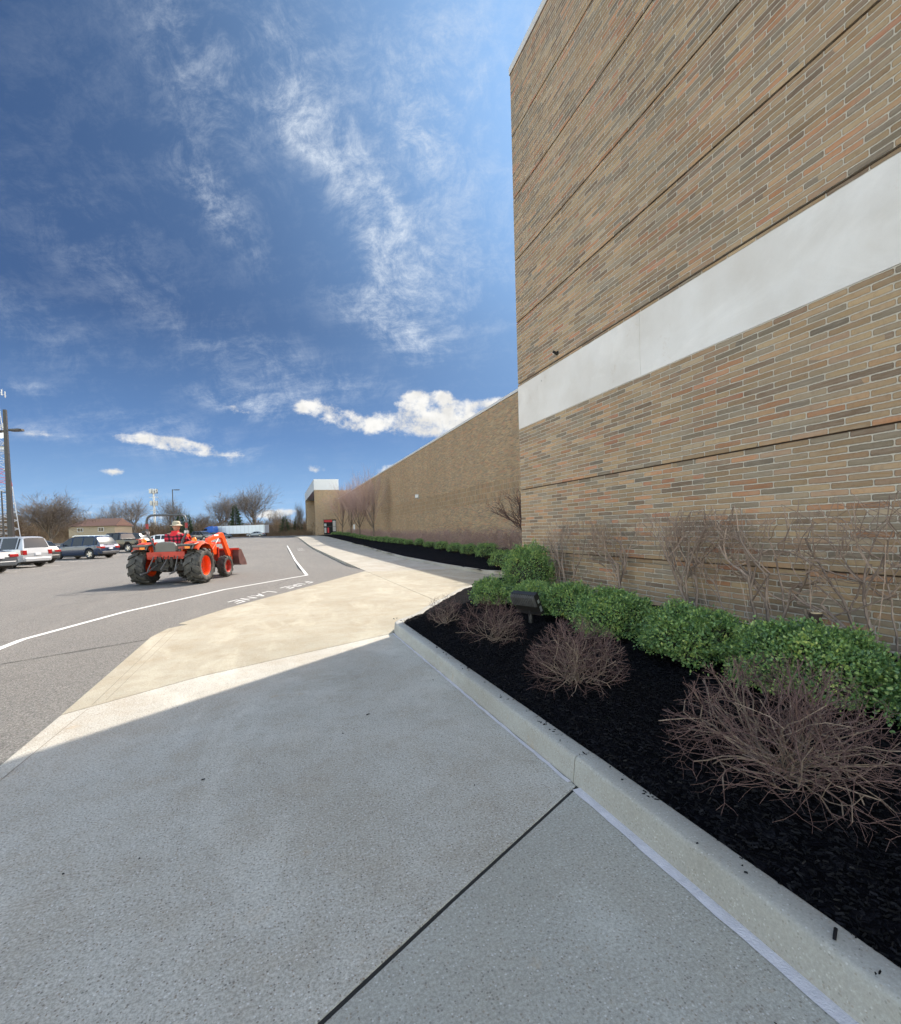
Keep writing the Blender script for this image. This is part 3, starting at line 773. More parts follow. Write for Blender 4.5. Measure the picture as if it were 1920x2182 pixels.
def clipped_brush(seed, R0, h, stems, name='bare_barberry_shrub', lean=(0, 0), r0=.0045, tip='twig_red', base='twig_grey', dens=1.0, flat=1.0, levels=3, ry=None):
    """leafless shrub sheared to a dome: crooked stems fanning from one crown, forking until they meet the clipped surface"""
    R = random.Random(seed); A = MB(); B = MB(); RY = ry or R0
    def out(p): return (p.x/R0)**2+(p.y/RY)**2+(max(0, p.z-h*.05)/h)**2 > 1 or p.z < .01
    def grow(p, d, r, lev, L):
        n = 4; pts = [p]; q = Vector(p); dd = Vector(d)
        for i in range(n):
            dd = (dd+Vector((R.gauss(0, .34), R.gauss(0, .34), R.gauss(.02, .30)))).normalized(); q = q+dd*L/n; pts.append(q)
            if out(q): break
        m_ = len(pts)
        (A if lev < 2 else B).tube(pts, [r*(1-.35*i/m_) for i in range(m_)], 4 if lev < 2 else 3, cap=True)
        if lev >= levels: return
        for k in range(max(1, round(R.choice((2, 3, 3))*dens))):
            i = R.randrange(1, m_); nd = ((pts[i]-pts[i-1]).normalized()+Vector((R.gauss(0, .6), R.gauss(0, .6), R.gauss(.05, .5)))).normalized()
            if not out(pts[i]): grow(pts[i], nd, r*R.uniform(.5, .75), lev+1, L*R.uniform(.7, 1.0))
        if not out(pts[-1]): grow(pts[-1], dd, r*.65, lev+1, L*.9)
    for s_ in range(stems):
        a = R.uniform(0, 2*PI); e = R.uniform(-.02, 1.3)*flat
        d = Vector((math.cos(a)*math.cos(e)+lean[0], math.sin(a)*math.cos(e)+lean[1], math.sin(e)))
        grow(Vector((R.gauss(0, R0*.08), R.gauss(0, R0*.08), .01)), d.normalized(), r0*R.uniform(.8, 1.4), 0, (R0+h)*.30)
    root = empty(name, (0, 0, 0)); A.build('stems', M[base], root); B.build('twigs', M[tip], root); return root

def hacked_shrub(seed, h, W, stems, name='pruned_bare_shrub', r0=.017, depth=.25):
    """tall leafless shrub cut back hard: thick crooked stems sawn off level, thin shoots tangled among them"""
    R = random.Random(seed); A = MB(); B = MB(); Cc = MB()
    def grow(p, d, r, lev, L):
        n = 5; pts = [p]; q = Vector(p); dd = Vector(d); cut = False; hh = h*R.choice((1, 1, .98, .93, .85, .75))+R.uniform(-.03, .03)
        for i in range(n):
            dd = (dd+Vector((R.gauss(0, .13)*.5, R.gauss(0, .17), R.gauss(.06, .12)))).normalized(); dd.x *= .8
            if q.x < -depth*.9: dd.x = abs(dd.x)
            if q.x > depth*.5: dd.x = -abs(dd.x)
            q = q+dd*L/n
            if q.z > hh: q.z = hh; pts.append(q); cut = True; break
            if abs(q.y) > W/2: cut = True; pts.append(q); break
            pts.append(q)
        m_ = len(pts); rs = [r*(1-.35*i/m_) for i in range(m_)]
        (A if lev < 2 else B).tube(pts, rs, 5 if lev < 2 else 3)
        if cut and r > .004:
            t = (pts[-1]-pts[-2]).normalized(); Cc.tube([pts[-1], pts[-1]+t*.003], rs[-1]*.9, 5)
        if lev >= 4: return
        for k in range((R.choice((2, 2, 3)) if lev < 3 else R.choice((1, 2))) if lev else R.choice((3, 4, 5))):
            i = R.randrange(max(1, m_//2), m_); nd = ((pts[i]-pts[i-1]).normalized()+Vector((R.gauss(0, .3), R.gauss(0, 1.0), R.gauss(.0, .45)))).normalized()
            grow(pts[i], nd, max(.0036, r*R.uniform(.45, .72)), lev+1, L*R.uniform(.6, .95))
    for s_ in range(stems):
        grow(Vector((R.gauss(0, .05), R.gauss(0, .10), -.03)), Vector((R.gauss(-.05, .12), R.gauss(0, .55), 1)).normalized(), r0*R.uniform(.55, 1.2), 0, h*.5)
    for s_ in range(stems+3):   # straight suckers
        y = R.gauss(0, W*.22); p = Vector((R.gauss(0, .07), y, -.02)); pts, d = wander(p, (R.gauss(-.05, .1), R.gauss(0, .16), 1), h*R.uniform(.4, .95), 5, .06, .02, R)
        B.tube(pts, [.005, .0045, .004, .004, .003, .002], 3)
    root = empty(name, (0, 0, 0)); A.build('stems', M['twig_dark'], root); B.build('shoots', M['twig_tan'], root); return root
    return root
M['cutw'] = simple('fresh_cut_wood', (.55, .42, .26), .7)

M['twig_dark'] = bark_mat('weathered_stem', (.15,.11,.09), (.40,.31,.25), 22)
# ---- near bed: clipped boxwoods, numbered from the corner towards the camera
def at_bed(x, y): return (x, y, bed_z(x, y)-.015)
GB = 'green boxwoods in the near bed'
BW = [ # x, y, rx, ry, h, n, leaf, label
 (4.30, 8.05, .46, .48, 1.0, 12000, .030, 'tall egg-shaped green boxwood standing at the brick building corner'),
 (3.36, 7.62, .34, .36, .46, 8000, .028, 'leftmost low boxwood behind the smallest bare shrub, beside the walkway'),
 (3.78, 6.90, .36, .35, .46, 8000, .028, 'low boxwood directly behind the black floodlight'),
 (3.74, 5.92, .35, .37, .50, 10000, .027, 'small round boxwood immediately right of the black floodlight'),
 (3.68, 4.76, .43, .49, .54, 16000, .026, 'broad boxwood behind the sheared round barberry shrub'),
 (3.64, 3.62, .43, .46, .51, 17000, .025, 'boxwood between the broad boxwood and the largest spreading one'),
 (3.64, 2.50, .50, .58, .53, 24000, .024, 'largest spreading boxwood, nearest the right edge behind the biggest bare shrub'),
 (3.75, 1.55, .45, .45, .5, 13000, .025, 'boxwood cut off by the right edge of the view'),
]
for k, (x, y, rx, ry, h, nn, ls, lab) in enumerate(BW):
    r_ = boxwood(11+k, rx, ry, h, nn, ls); r_.location = at_bed(x, y); tag(r_, lab, 'shrub', GB)
# ---- near bed: bare sheared barberries
GBB = 'bare barberries along the kerb'
for k, (x, y, R0, RY, h, st, lab, r0) in enumerate([
 (2.12, 6.42, .30, .30, .42, 15, 'smallest bare twiggy shrub at the kerb corner, seen against pale concrete', .004),
 (2.28, 5.20, .41, .41, .52, 20, 'reddish bare shrub in front of the black floodlight', .004),
 (2.30, 3.50, .42, .44, .54, 27, 'rounded bare barberry in the middle of the mulch bed', .0045),
 (2.42, 1.80, .56, .60, .58, 34, 'biggest bare tangled barberry, nearest the camera at right', .005)]):
    r_ = clipped_brush(31+k, R0, h, st, r0=r0, ry=RY, flat=.95); r_.location = at_bed(x, y); tag(r_, lab, 'shrub', GBB)
# ---- hard-pruned stems against the brick
GH = 'hard pruned shrubs against the brick wall'
for k, (x, y, h, W, st, lab) in enumerate([
 (4.72, 7.45, 1.36, 1.35, 4, 'leftmost leafless pruned shrub against the brick, beside the tall boxwood'),
 (4.76, 6.10, 1.26, 1.3, 3, 'sparse leafless pruned shrub, second from the building corner'),
 (4.74, 4.72, 1.36, 1.25, 4, 'leafless pruned shrub with a stout forked stem, third from the corner'),
 (4.70, 3.80, 1.36, 1.3, 4, 'spreading leafless pruned shrub against the brick, fourth from the corner'),
 (4.62, 2.60, 1.40, 1.3, 5, 'leafless pruned shrub at the right edge, behind the sawn stump')]):
    r_ = hacked_shrub(51+k, h, W, st); r_.location = at_bed(x, y); tag(r_, lab, 'shrub', GH)
st_ = empty('tree_stump', at_bed(4.50, 3.05), 0, 'short sawn-off brown stump among bare stems at the right', 'stump')
b = MB(); b.tube([(0, 0, -.05), (-.01, .02, .15), (.0, .0, .30), (.0, -.01, .36)], [.052, .045, .042, .05], 10); b.build('trunk', M['bark_dark'], st_, smooth=60)
b = MB(); b.tube([(0, -.01, .361), (0, -.01, .368)], .042, 10); b.build('cut_face', M['cutw'], st_)
b = MB(); b.tube([(.0, .03, .28), (-.01, .07, .34), (-.02, .08, .39)], [.02, .018, .017], 7); b.build('side_limb', M['bark'], st_)

# ---- far bed: row of small boxwoods, bare hedge shrubs, small trees
protos = [boxwood(71+k, .40+.04*k, .42, .52, 3600, .035, bump=.2) for k in range(3)]
row = [(7.0, 14.9)]+[(8.25+.1*(y-19), y) for y in (19.1, 21.8, 24.7, 27.9, 31.9, 35.8)]
y = 39.3
while y < 112: row.append((9.95+.012*(y-36), y)); y += 2.45 if y < 70 else 3.0
random.seed(5)
nth = ['small round boxwood in the far row, just left of the tall corner boxwood', 'nearest small boxwood of the far mulch bed row', 'second nearest small boxwood of the far bed row', 'third nearest small boxwood of the far bed row',
       'fourth nearest small boxwood of the far bed row', 'thin low boxwood, fifth nearest in the far bed row', 'sixth nearest small boxwood of the far bed row']
for k, (x, y) in enumerate(row):
    r_ = protos[k] if k < 3 else copy_tree(protos[k % 3])
    s = random.uniform(.9, 1.15)*(.8 if k == 5 else 1)
    r_.location = (x, y, fbed_z(x, y)-.01); r_.rotation_euler = (0, 0, random.uniform(0, 6)); r_.scale = (s, s, s*random.uniform(.9, 1.15))
    tag(r_, nth[k] if k < len(nth) else 'small dark green boxwood in the distant unbroken part of the far row', 'shrub', 'small boxwoods of the far bed')
protos = [clipped_brush(91+k, .85, 1.25, 16, name='bare_hedge_shrub', r0=.013, tip='twig_pink', base='twig_pink', flat=1.05, levels=3) for k in range(3)]
y = 17.0; k = 0
while y < 88:
    x = 11.6
    r_ = protos[k] if k < 3 else copy_tree(protos[k % 3])
    s = random.uniform(.92, 1.08); r_.location = (x+random.uniform(-.15, .15), y, fbed_z(x, y)); r_.rotation_euler = (0, 0, random.uniform(0, 6)); r_.scale = (s, s, s)
    tag(r_, ['leafless pinkish hedge shrub by the long wall, nearest the building corner', 'second leafless pinkish hedge shrub by the long wall', 'third leafless pinkish hedge shrub by the long wall', 'fourth leafless pinkish hedge shrub by the long wall'][k] if k < 4 else 'leafless pinkish shrub within the long hedge against the far brick wall', 'shrub', 'bare hedge shrubs along the far wall')
    y += 1.75 if y < 50 else 2.1; k += 1
GT = 'slim bare trees by the long wall'
for k, (x, y, H, W, lab) in enumerate([(10.9, 60.5, 9.6, 6.4, 'nearest slim bare tree by the long brick wall'), (10.8, 71, 9.6, 6.2, 'second slim bare tree by the long wall'),
        (10.7, 80, 9.8, 6.2, 'third slim bare tree by the long wall'), (10.5, 89, 9.8, 6.4, 'farthest slim bare tree, nearest the entrance portal')]):
    t = bare_tree(110+k, H, W, .2, .02, 4, .62, 'bark', 'twig_pink', dens=1.08, forks=6, up=.16, base_r=.11); put(t, (x, y, fbed_z(x, y)), k*1.3, label=lab, group=GT)
t = bare_tree(131, 3.05, 2.7, .28, .008, 4, .7, 'bark', 'twig_red', name='ornamental_tree', dens=1.0, forks=5, up=.08, base_r=.06)
put(t, (7.45, 13.5, .2), 1.1, label='dark bare ornamental tree half hidden behind the near brick corner')
# ------------------------------------------------------------------ beyond the lot
random.seed(21)
GF = 'bare trees beyond the parking lot'
for k, (u, Z, top, wpx, trunk, lv, lab, nm) in enumerate([
  (108, 96, 1034, 160, .12, 5, 'wide rounded bare tree behind the parked blue vehicle at left', 'bare_tree'),
  (234, 150, 1058, 74, .22, 4, 'left tree of the bare pair above the tan apartment roof', 'bare_tree'),
  (286, 140, 1055, 76, .22, 4, 'right tree of the bare pair beside the tan apartment gable', 'bare_tree'),
  (365, 160, 1050, 74, .15, 5, 'round bare tree behind the roll bar, right of the small cell tower', 'bare_tree'),
  (474, 160, 1042, 90, .2, 5, 'bare tree leaning beside the tallest one, above the trailer', 'bare_tree'),
  (543, 156, 1026, 106, .2, 5, 'tallest bare tree, rising above the white trailer', 'bare_tree'),
  (596, 170, 1080, 60, .15, 5, 'low bare tree just right of the tallest tree', 'bare_tree'),
  (641, 150, 1064, 24, .2, 4, 'slender pale bare tree just left of the entrance portal', 'bare_tree'),
  (30, 120, 1075, 60, .2, 4, 'brown bare tree behind the light pole at far left', 'bare_tree'),
  (430, 168, 1085, 60, .2, 4, 'low bare tree behind the distant dark cars', 'bare_tree')]):
    p = far(u, Z); ppm = F_PX/Z; hor = 1136.5+(597.5-u)*.0297
    H = (hor-top)/ppm+EYE-p.z; W = wpx/ppm
    t = bare_tree(200+k, H, W, trunk, .035, 5, .8, 'bark', 'far_twig' if k != 8 else 'brush', dens=1.12 if k in (0, 3, 4, 5) else 1.0, forks=6, up=.08, base_r=H*.019)
    put(t, p, k*.9, label=lab, group=GF, name=nm)
for k, (u, Z, top, wpx, lab) in enumerate([(503, 150, 1076, 42, 'dark conical evergreen between the two tall bare trees'), (385, 150, 1092, 46, 'dark bushy evergreen behind the tractor driver'),
                                (608, 150, 1100, 38, 'low evergreen right of the white trailer'), (634, 152, 1099, 34, 'low evergreen next to the entrance portal'), (402, 146, 1096, 30, 'small evergreen right of the lamp post')]):
    p = far(u, Z); ppm = F_PX/Z; H = (1136.5+(597.5-u)*.0297-top)/ppm+EYE-p.z
    t = evergreen(300+k, H, wpx/ppm, 4200); put(t, p, k, label=lab, group='evergreens beyond the lot')
# the brown brushwood that closes the view
R = random.Random(77); b = MB()
for i in range(9000):
    u = R.uniform(-140, 690); Z = R.uniform(150, 215) if u > 210 else R.uniform(118, 180)
    p = far(u, Z); hgt = (R.uniform(3.0, 7.2) if u > 200 else R.uniform(4, 10))*(.85+.3*noise.noise((u*.02, 0, 5)))*(1 if R.random() < .6 else .6)
    d = Vector((R.gauss(0, .18), R.gauss(0, .18), 1)).normalized()
    pts, dd = wander(p, d, hgt, 3, .10, .05, R); b.tube(pts, [.07, .055, .04, .02], 3, cap=False)
    for q in range(7):
        t = R.uniform(.2, 1); k = min(2, int(t*3)); c = pts[k].lerp(pts[k+1], t*3-k)
        e = Vector((R.gauss(0, .7), R.gauss(0, .7), R.uniform(.2, 1))).normalized()*R.uniform(.7, 2.2)
        b.add([c, c+e*.5+Vector((.04, 0, 0)), c+e, c+e*.5-Vector((.04, 0, 0))], [(0, 1, 2, 3)])
tag(b.build('brushwood', M['brush']), 'brown leafless brushwood closing the far side of the lot', kind='stuff')
b = MB()
for i in range(9000):
    u = R.uniform(-100, 665); Z = R.uniform(146.5, 150) if u > 300 else R.uniform(108, 130); p = far(u, Z)
    if 463 < u < 575 and R.random() < .5: continue
    h_ = R.uniform(.5, 2.4) if u > 560 else R.uniform(.4, 2.0)
    e = Vector((R.gauss(0, .35), R.gauss(0, .35), 1)).normalized()*h_
    b.add([p+Vector((-.04, 0, 0)), p+Vector((.04, 0, 0)), p+e], [(0, 1, 2)])
tag(b.build('hedge_scrub', M['brush']), 'low brown scrub and weeds along the edge of the lot', kind='stuff')

# apartment house
p = far(212, 118); ap = empty('apartment_house', (p.x, p.y, p.z-.2), 0, 'two storey tan apartment house with brown hipped roof behind the parked cars', 'house')
tan_ = simple('tan_siding', (.33, .265, .18), .8, var=.06); lit_ = tan_
# long side faces the camera; gable end at right
rt = (ray(250, 1140)-ray(170, 1140)); rt.z = 0; rt.normalize(); ang = math.atan2(rt.y, rt.x)+rad(10)
ap.rotation_euler = (0, 0, ang)
b = MB(); b.box((-6.6, 0, -1), (3.4, 9, 4.05)); b.build('wall', tan_, ap)
b = MB(); b.add([(-7, -.5, 4.0), (3.8, -.5, 4.0), (3.8, 9.5, 4.0), (-7, 9.5, 4.0), (-4.6, 4.5, 5.95), (3.2, 4.5, 5.95)], [(0, 1, 5, 4), (1, 2, 5), (2, 3, 4, 5), (3, 0, 4), (3, 2, 1, 0)])
b.build('roof', simple('brown_shingle', (.19, .105, .075), .85, var=.2), ap)
for x, z in ((-4.1, 2.75), (.4, 2.75), (-4.1, .4), (.4, .5)):
    b = MB(); b.box((x-.55, -.06, z), (x+.55, .02, z+.8)); wn_ = b.build('window', M['glass'], ap)
    b = MB()
    for q in ((x-.62, -.1, z-.07, x-.55, z+.87), (x+.55, -.1, z-.07, x+.62, z+.87)): b.box((q[0], -.1, q[2]), (q[3], 0, q[4]))
    b.box((x-.549, -.1, z-.07), (x+.549, 0, z)); b.box((x-.549, -.1, z+.8), (x+.549, 0, z+.87)); b.box((x-.02, -.08, z), (x+.02, -.065, z+.8)); b.build('window_frame', M['white'], wn_)
p = far(480, 158); gh = empty('grey_house', (p.x, p.y, p.z), math.atan2(rt.y, rt.x)+.1, 'small grey gabled house half hidden above the white trailer', 'house')
b = MB(); b.box((-2.4, 0, 0), (2.4, 6, 3.5)); b.add([(-2.4, 0, 3.5), (2.4, 0, 3.5), (0, 0, 4.9), (-2.4, 6, 3.5), (2.4, 6, 3.5), (0, 6, 4.9)], [(0, 1, 2), (4, 3, 5)]); b.build('wall', simple('grey_siding', (.30, .32, .35), .8), gh)
b = MB(); b.add([(-2.7, -.3, 3.35), (0, -.3, 5.0), (0, 6.3, 5.0), (-2.7, 6.3, 3.35), (2.7, -.3, 3.35), (2.7, 6.3, 3.35)], [(0, 1, 2, 3), (1, 4, 5, 2)]); b.build('roof', simple('dark_shingle', (.09, .09, .10), .85), gh)
b = MB(); b.box((-.6, -.05, 1.9), (.4, .02, 3.0)); b.build('window', M['glass'], gh)

# semi trailer and its blue tractor unit
p = far(519, 141); tr = empty('semi_trailer', p, math.atan2(rt.y, rt.x)-.17, 'long ribbed white semi trailer parked along the far edge of the lot', 'trailer')
b = MB(); b.box((-7.35, -1.2, 1.05), (7.35, 1.2, 3.25)); b.build('cargo_body', simple('trailer_aluminium', (.62, .66, .70), .45, .2, var=.05, scale=1), tr)
b = MB()
for k in range(13): b.box((-7.3+k*1.2, -1.24, 1.08), (-7.24+k*1.2, -1.201, 3.22))
b.build('side_ribs', M['galv'], tr)
b = MB(); b.box((-7.36, -1.23, 3.25), (7.36, 1.23, 3.33)); b.box((-7.36, -1.23, .97), (7.36, 1.23, 1.05)); b.build('rails', M['galv'], tr)
for x in (5.0, 6.2):
    for s in (-1, 1):
        b = MB(); b.lathe([(0, -.14), (.45, -.14), (.5, -.1), (.5, .1), (.45, .14), (0, .14)], Matrix.Translation((x, s*.98, .5)) @ Matrix.Rotation(PI/2, 4, 'X'), 18); b.build('wheel', M['rubber'], tr)
b = MB(); b.box((-4.6, -.9, .1), (-4.4, -.8, .97)); b.box((-4.6, .8, .1), (-4.4, .9, .97)); b.build('landing_gear', M['black_metal'], tr)
p = far(449, 139); sm = empty('semi_truck', p, math.atan2(rt.y, rt.x)-.17, 'bright blue semi truck cab behind the dark parked cars', 'truck')
blue = car_paint('bright_blue_paint', (.01, .10, .42), .2)
b = MB(); b.prism([(-3.3, .75), (1.6, .75), (1.6, 3.15), (1.2, 3.3), (.2, 3.2), (-1.0, 2.7), (-1.5, 2.0), (-3.1, 1.75), (-3.3, 1.4)], -1.15, 1.15, Matrix.Rotation(PI/2, 4, 'X')); b.build('cab', blue, sm, bevel=.05)
b = MB(); b.add([(-1.02, -1.16, 2.62), (-1.45, -1.16, 2.05), (-.2, -1.16, 2.05), (-.2, -1.16, 2.7)], [(0, 1, 2, 3)]); b.build('window', M['glass'], sm)
b = MB(); b.box((-3.2, -1.0, .45), (3.0, 1.0, .74)); b.build('chassis', M['black_metal'], sm)
for x in (-2.3, 1.0, 2.3):
    for s in (-1, 1):
        b = MB(); b.lathe([(0, -.14), (.45, -.14), (.5, -.1), (.5, .1), (.45, .14), (0, .14)], Matrix.Translation((x, s*1.05, .5)) @ Matrix.Rotation(PI/2, 4, 'X'), 18); b.build('wheel', M['rubber'], sm)

# poles and towers
def light_pole(p, H, lab, arms, w=.2, over=0):
    e = empty('light_pole', p, 0, lab, 'light pole', 'parking lot light poles')
    b = MB(); b.tube([(0, 0, -.3), (0, 0, H+over)], [w*.62, w*.34], 4); b.build('pole', M['bronze'], e)
    b = MB(); b.lathe([(0, .6), (.28, .6), (.28, 0), (.28, -.4)], None, 16); b.build('concrete_base', M['kerb'], e)
    for a, L in arms:
        Mx = Matrix.Rotation(a, 4, 'Z')
        b = MB(); b.box((0, -.04, H-.14), (.35, .04, H-.06), Mx); arm = b.build('arm', M['bronze'], e)
        b = MB(); b.prism([(.35, -.18), (.6, -.26), (L*.9, -.24), (L, -.1), (L, .1), (L*.9, .24), (.6, .26), (.35, .18)], H-.16, H-.05, Mx); b.build('lamp_head', M['bronze'], e)
    return e
sr = math.atan2(rt.y, rt.x)
p = far(24, 33); light_pole((p.x, p.y, 0), 9.05, 'nearest tall dark light pole, at the left edge behind the silver vehicle', [(sr-.1, 1.25), (sr+PI-.1, 1.25)], .36, 1.3)
p = far(8, 62); light_pole(p, 7.4, 'second thinner light pole at the extreme left edge', [(sr+PI/2, .9)], .22)
p = far(371.5, 80); light_pole(p, 8.6, 'dark lamp post with a short arm standing behind the tractor', [(sr, 1.15)], .22)
# lattice mast with dishes
p = far(-2, 84); lt = empty('lattice_tower', p, sr, 'tall lattice radio tower with dishes behind the left light pole', 'tower')
Ht = 26.7
def leg(k, z):
    r = .62+2.3*(1-z/Ht); a = PI/6+k*2*PI/3; return Vector((r*math.cos(a), r*math.sin(a), z))
red = simple('tower_red', (.50, .05, .06), .6); nb = 18
secs = []
for i in range(nb):
    z0, z1 = Ht*i/nb, Ht*(i+1)/nb; isr = (9 < z0 < 12.8)
    if not secs or secs[-1][0] != isr: secs.append((isr, MB()))
    mb = secs[-1][1]
    for k in range(3):
        mb.tube([leg(k, z0), leg(k, z1)], .07, 5); mb.tube([leg(k, z1), leg((k+1) % 3, z1)], .035, 4); mb.tube([leg(k, z0), leg((k+1) % 3, z1)], .035, 4); mb.tube([leg((k+1) % 3, z0), leg(k, z1)], .035, 4)
tw = simple('tower_white', (.45, .45, .46), .6)
for isr, mb in secs: mb.build('red_section' if isr else 'grey_section', red if isr else tw, lt)
for z, r, x, mt_ in ((18.8, .68, 2.35, 'white'), (16.5, .5, 2.3, 'galv')):
    b = MB(); b.lathe([(0, 0), (r*.6, .06), (r, .2), (r*1.02, .22), (r, .16), (r*.5, -.02), (0, -.05)], Matrix.Translation((x, -1.0, z)) @ Matrix.Rotation(rad(75), 4, 'X') @ Matrix.Rotation(rad(12), 4, 'Y'), 20); d_ = b.build('dish', M[mt_], lt, smooth=50)
    b = MB(); b.tube([(x-.1, -.9, z), (x-1.2, -.2, z)], .05, 5); b.build('dish_mount', M['galv'], d_)
b = MB(); b.lathe([(0, -.35), (.22, -.35), (.25, -.2), (.25, .25), (.2, .35), (0, .35)], Matrix.Translation((2.9, -1.2, 13.0)) @ Matrix.Rotation(rad(80), 4, 'Y'), 14); b.build('drum_antenna', M['galv'], lt)
for z in (Ht-.4, 20.5):
    for k in range(7):
        a = 2*PI*k/7; b = MB(); b.tube([(1.7*math.cos(a), 1.7*math.sin(a), z-.5), (1.7*math.cos(a), 1.7*math.sin(a), z+.55)], .09, 5); b.tube([(0, 0, z), (1.7*math.cos(a), 1.7*math.sin(a), z)], .04, 4); b.build('panel_antenna', M['galv'], lt)
p = far(331, 195); ct = empty('cell_tower', p, 0, 'small distant cell tower with two antenna clusters beside the lamp post', 'tower')
H3 = 19.6; b = MB(); b.tube([(0, 0, 0), (0, 0, H3)], [.5, .28], 8); b.build('mast', M['galv'], ct)
for z, r in ((H3-.6, 1.3), (H3-5.4, 1.2)):
    b = MB()
    for k in range(9):
        a = 2*PI*k/9; b.box((r*math.cos(a)-.22, r*math.sin(a)-.22, z-.9), (r*math.cos(a)+.22, r*math.sin(a)+.22, z+.9))
    b.tube([(r*math.cos(2*PI*k/12), r*math.sin(2*PI*k/12), z) for k in range(13)], .08, 4); b.tube([(-r, 0, z), (r, 0, z)], .1, 4); b.build('antenna_cluster', M['galv'], ct)
b = MB(); b.tube([(-1.6, 0, H3-3), (1.6, 0, H3-3)], .12, 4); b.tube([(-1.6, 0, H3-8.3), (1.6, 0, H3-8.3)], .12, 4); b.build('cross_arms', M['galv'], ct)
# ------------------------------------------------------------------ compact tractor with front loader; x = right, y = forward
M['red_tape'] = simple('faded_red_tape', (.28,.03,.03), .6)
RX = lambda a: Matrix.Rotation(a, 4, 'X')
RY = lambda a: Matrix.Rotation(a, 4, 'Y')
TR = lambda x, y, z: Matrix.Translation((x, y, z))
tp = empty('tractor', (-3.293, 17.626, 0), -.342, 'orange compact tractor with roll bar and front loader driving across the asphalt', 'tractor')
def tyre(x, y, R, w, rim, lugs, lug_h, outer, mat_rim, lean=1):
    """axle along x. outer = +1/-1 which side is the dished outside"""
    Mx = TR(x, y, R) @ RY(PI/2)
    b = MB(); hw = w/2
    b.lathe([(rim, -hw*.82), (rim+.02, -hw*.92), (R*.80, -hw), (R*.93-lug_h, -hw*.97), (R-lug_h, -hw*.80), (R-lug_h*.9, 0), (R-lug_h, hw*.80), (R*.93-lug_h, hw*.97), (R*.80, hw), (rim+.02, hw*.92), (rim, hw*.82)], Mx, 48)
    t = b.build('tyre', M['tyre'], tp, smooth=45)
    b = MB()
    for k in range(lugs):            # chevron lugs, alternating sides
        a0 = 2*PI*k/lugs
        for s in (-1, 1):
            a = a0+(PI/lugs if s > 0 else 0); da = .30*lean; wd = .44*2*PI/lugs
            P = []
            for (t_, h, rr_) in ((-.06, 0, R), (.55, da*.55, R), (1.0, da, R*.985-.005), (1.06, da*1.03, R*.93-.01)):
                for e in (0, wd):
                    an = a+h+e
                    for rad_ in (rr_, (R-lug_h*1.6 if t_ < 1.03 else R*.88)):
                        P.append(Vector((rad_*math.cos(an), rad_*math.sin(an), s*hw*t_*.97)))
            fs = []
            for i in range(3):
                o = i*4; q = o+4
                fs += [(o, q, q+2, o+2), (o, o+1, q+1, q), (o+2, q+2, q+3, o+3)]
            fs += [(0, 2, 3, 1), (12, 13, 15, 14)]
            b.add([Mx @ p for p in P], fs)
    b.build('tread_lugs', M['tyre'], t, smooth=30)
    b = MB(); s = outer; q = hw*.8
    b.lathe([(rim+.012, s*q*1.04), (rim-.005, s*q*1.04), (rim-.02, s*q*.9), (rim-.03, s*q*.2), (rim*.62, s*q*.02), (rim*.55, s*q*.06), (.10, s*q*.05), (.095, s*q*.22), (0, s*q*.24)], Mx, 32)
    b.lathe([(rim+.012, -s*q*1.04), (rim-.02, -s*q*.9), (rim-.035, -s*q*.1), (rim*.6, s*q*.0)], Mx, 32)
    b.build('rim', M[mat_rim], t, smooth=40)
    b = MB()
    for k in range(6):
        a = 2*PI*k/6; b.lathe([(0, s*q*.16), (.014, s*q*.16), (.014, s*q*.03)], Mx @ TR(.16*math.cos(a)*rim/.3, .16*math.sin(a)*rim/.3, 0), 6)
    b.build('wheel_bolts', M['galv'], t)
for s in (1, -1):
    tyre(s*.875, 0, .558, .50, .315, 12, .042, s, 'orange')
    tyre(s*.725, 2.05, .383, .275, .225, 13, .024, s, 'orange_red')
# transmission, axle and underside
b = MB(); b.box((-.17, -.22, .38), (.17, 1.1, .80)); b.box((-.62, -.14, .42), (.62, .14, .70)); b.box((-.13, 1.1, .42), (.13, 2.2, .72)); b.box((-.55, 1.98, .34), (.55, 2.12, .46)); b.build('gearbox_and_axles', M['grime'], tp, bevel=.02)
b = MB(); b.box((-.62, -.30, .80), (.62, .95, .86)); b.box((-.6, -.34, .86), (.6, -.22, 1.03)); b.build('rear_deck', M['orange_red'], tp, bevel=.01)
b = MB()
for s in (-1, 1):
    b.tube([(s*.34, -.24, .62), (s*.42, -.62, .42), (s*.44, -.92, .38)], .024, 6); b.tube([(s*.36, -.26, 1.0), (s*.42, -.60, .46)], .018, 6)
b.tube([(0, -.25, .82), (.02, -.50, .62), (0, -.62, .50)], .022, 6); b.build('three_point_hitch', M['iron'], tp, smooth=40)
b = MB(); b.box((-.11, -.42, .40), (.11, -.22, .52)); b.box((-.04, -.60, .43), (.04, -.4, .46)); b.lathe([(.10, 0), (.10, .08), (0, .08)], TR(0, -.22, .62) @ RX(PI/2), 12); b.box((-.28, -.34, .72), (-.14, -.23, .98)); b.box((.12, -.32, .55), (.2, -.23, .95))
for x in (-.24, -.05, .08, .26): b.tube([(x, -.30, .98), (x*1.1, -.38, .8), (x*.9, -.32, .6)], .012, 5)
b.build('hydraulic_hoses', M['grime'], tp)
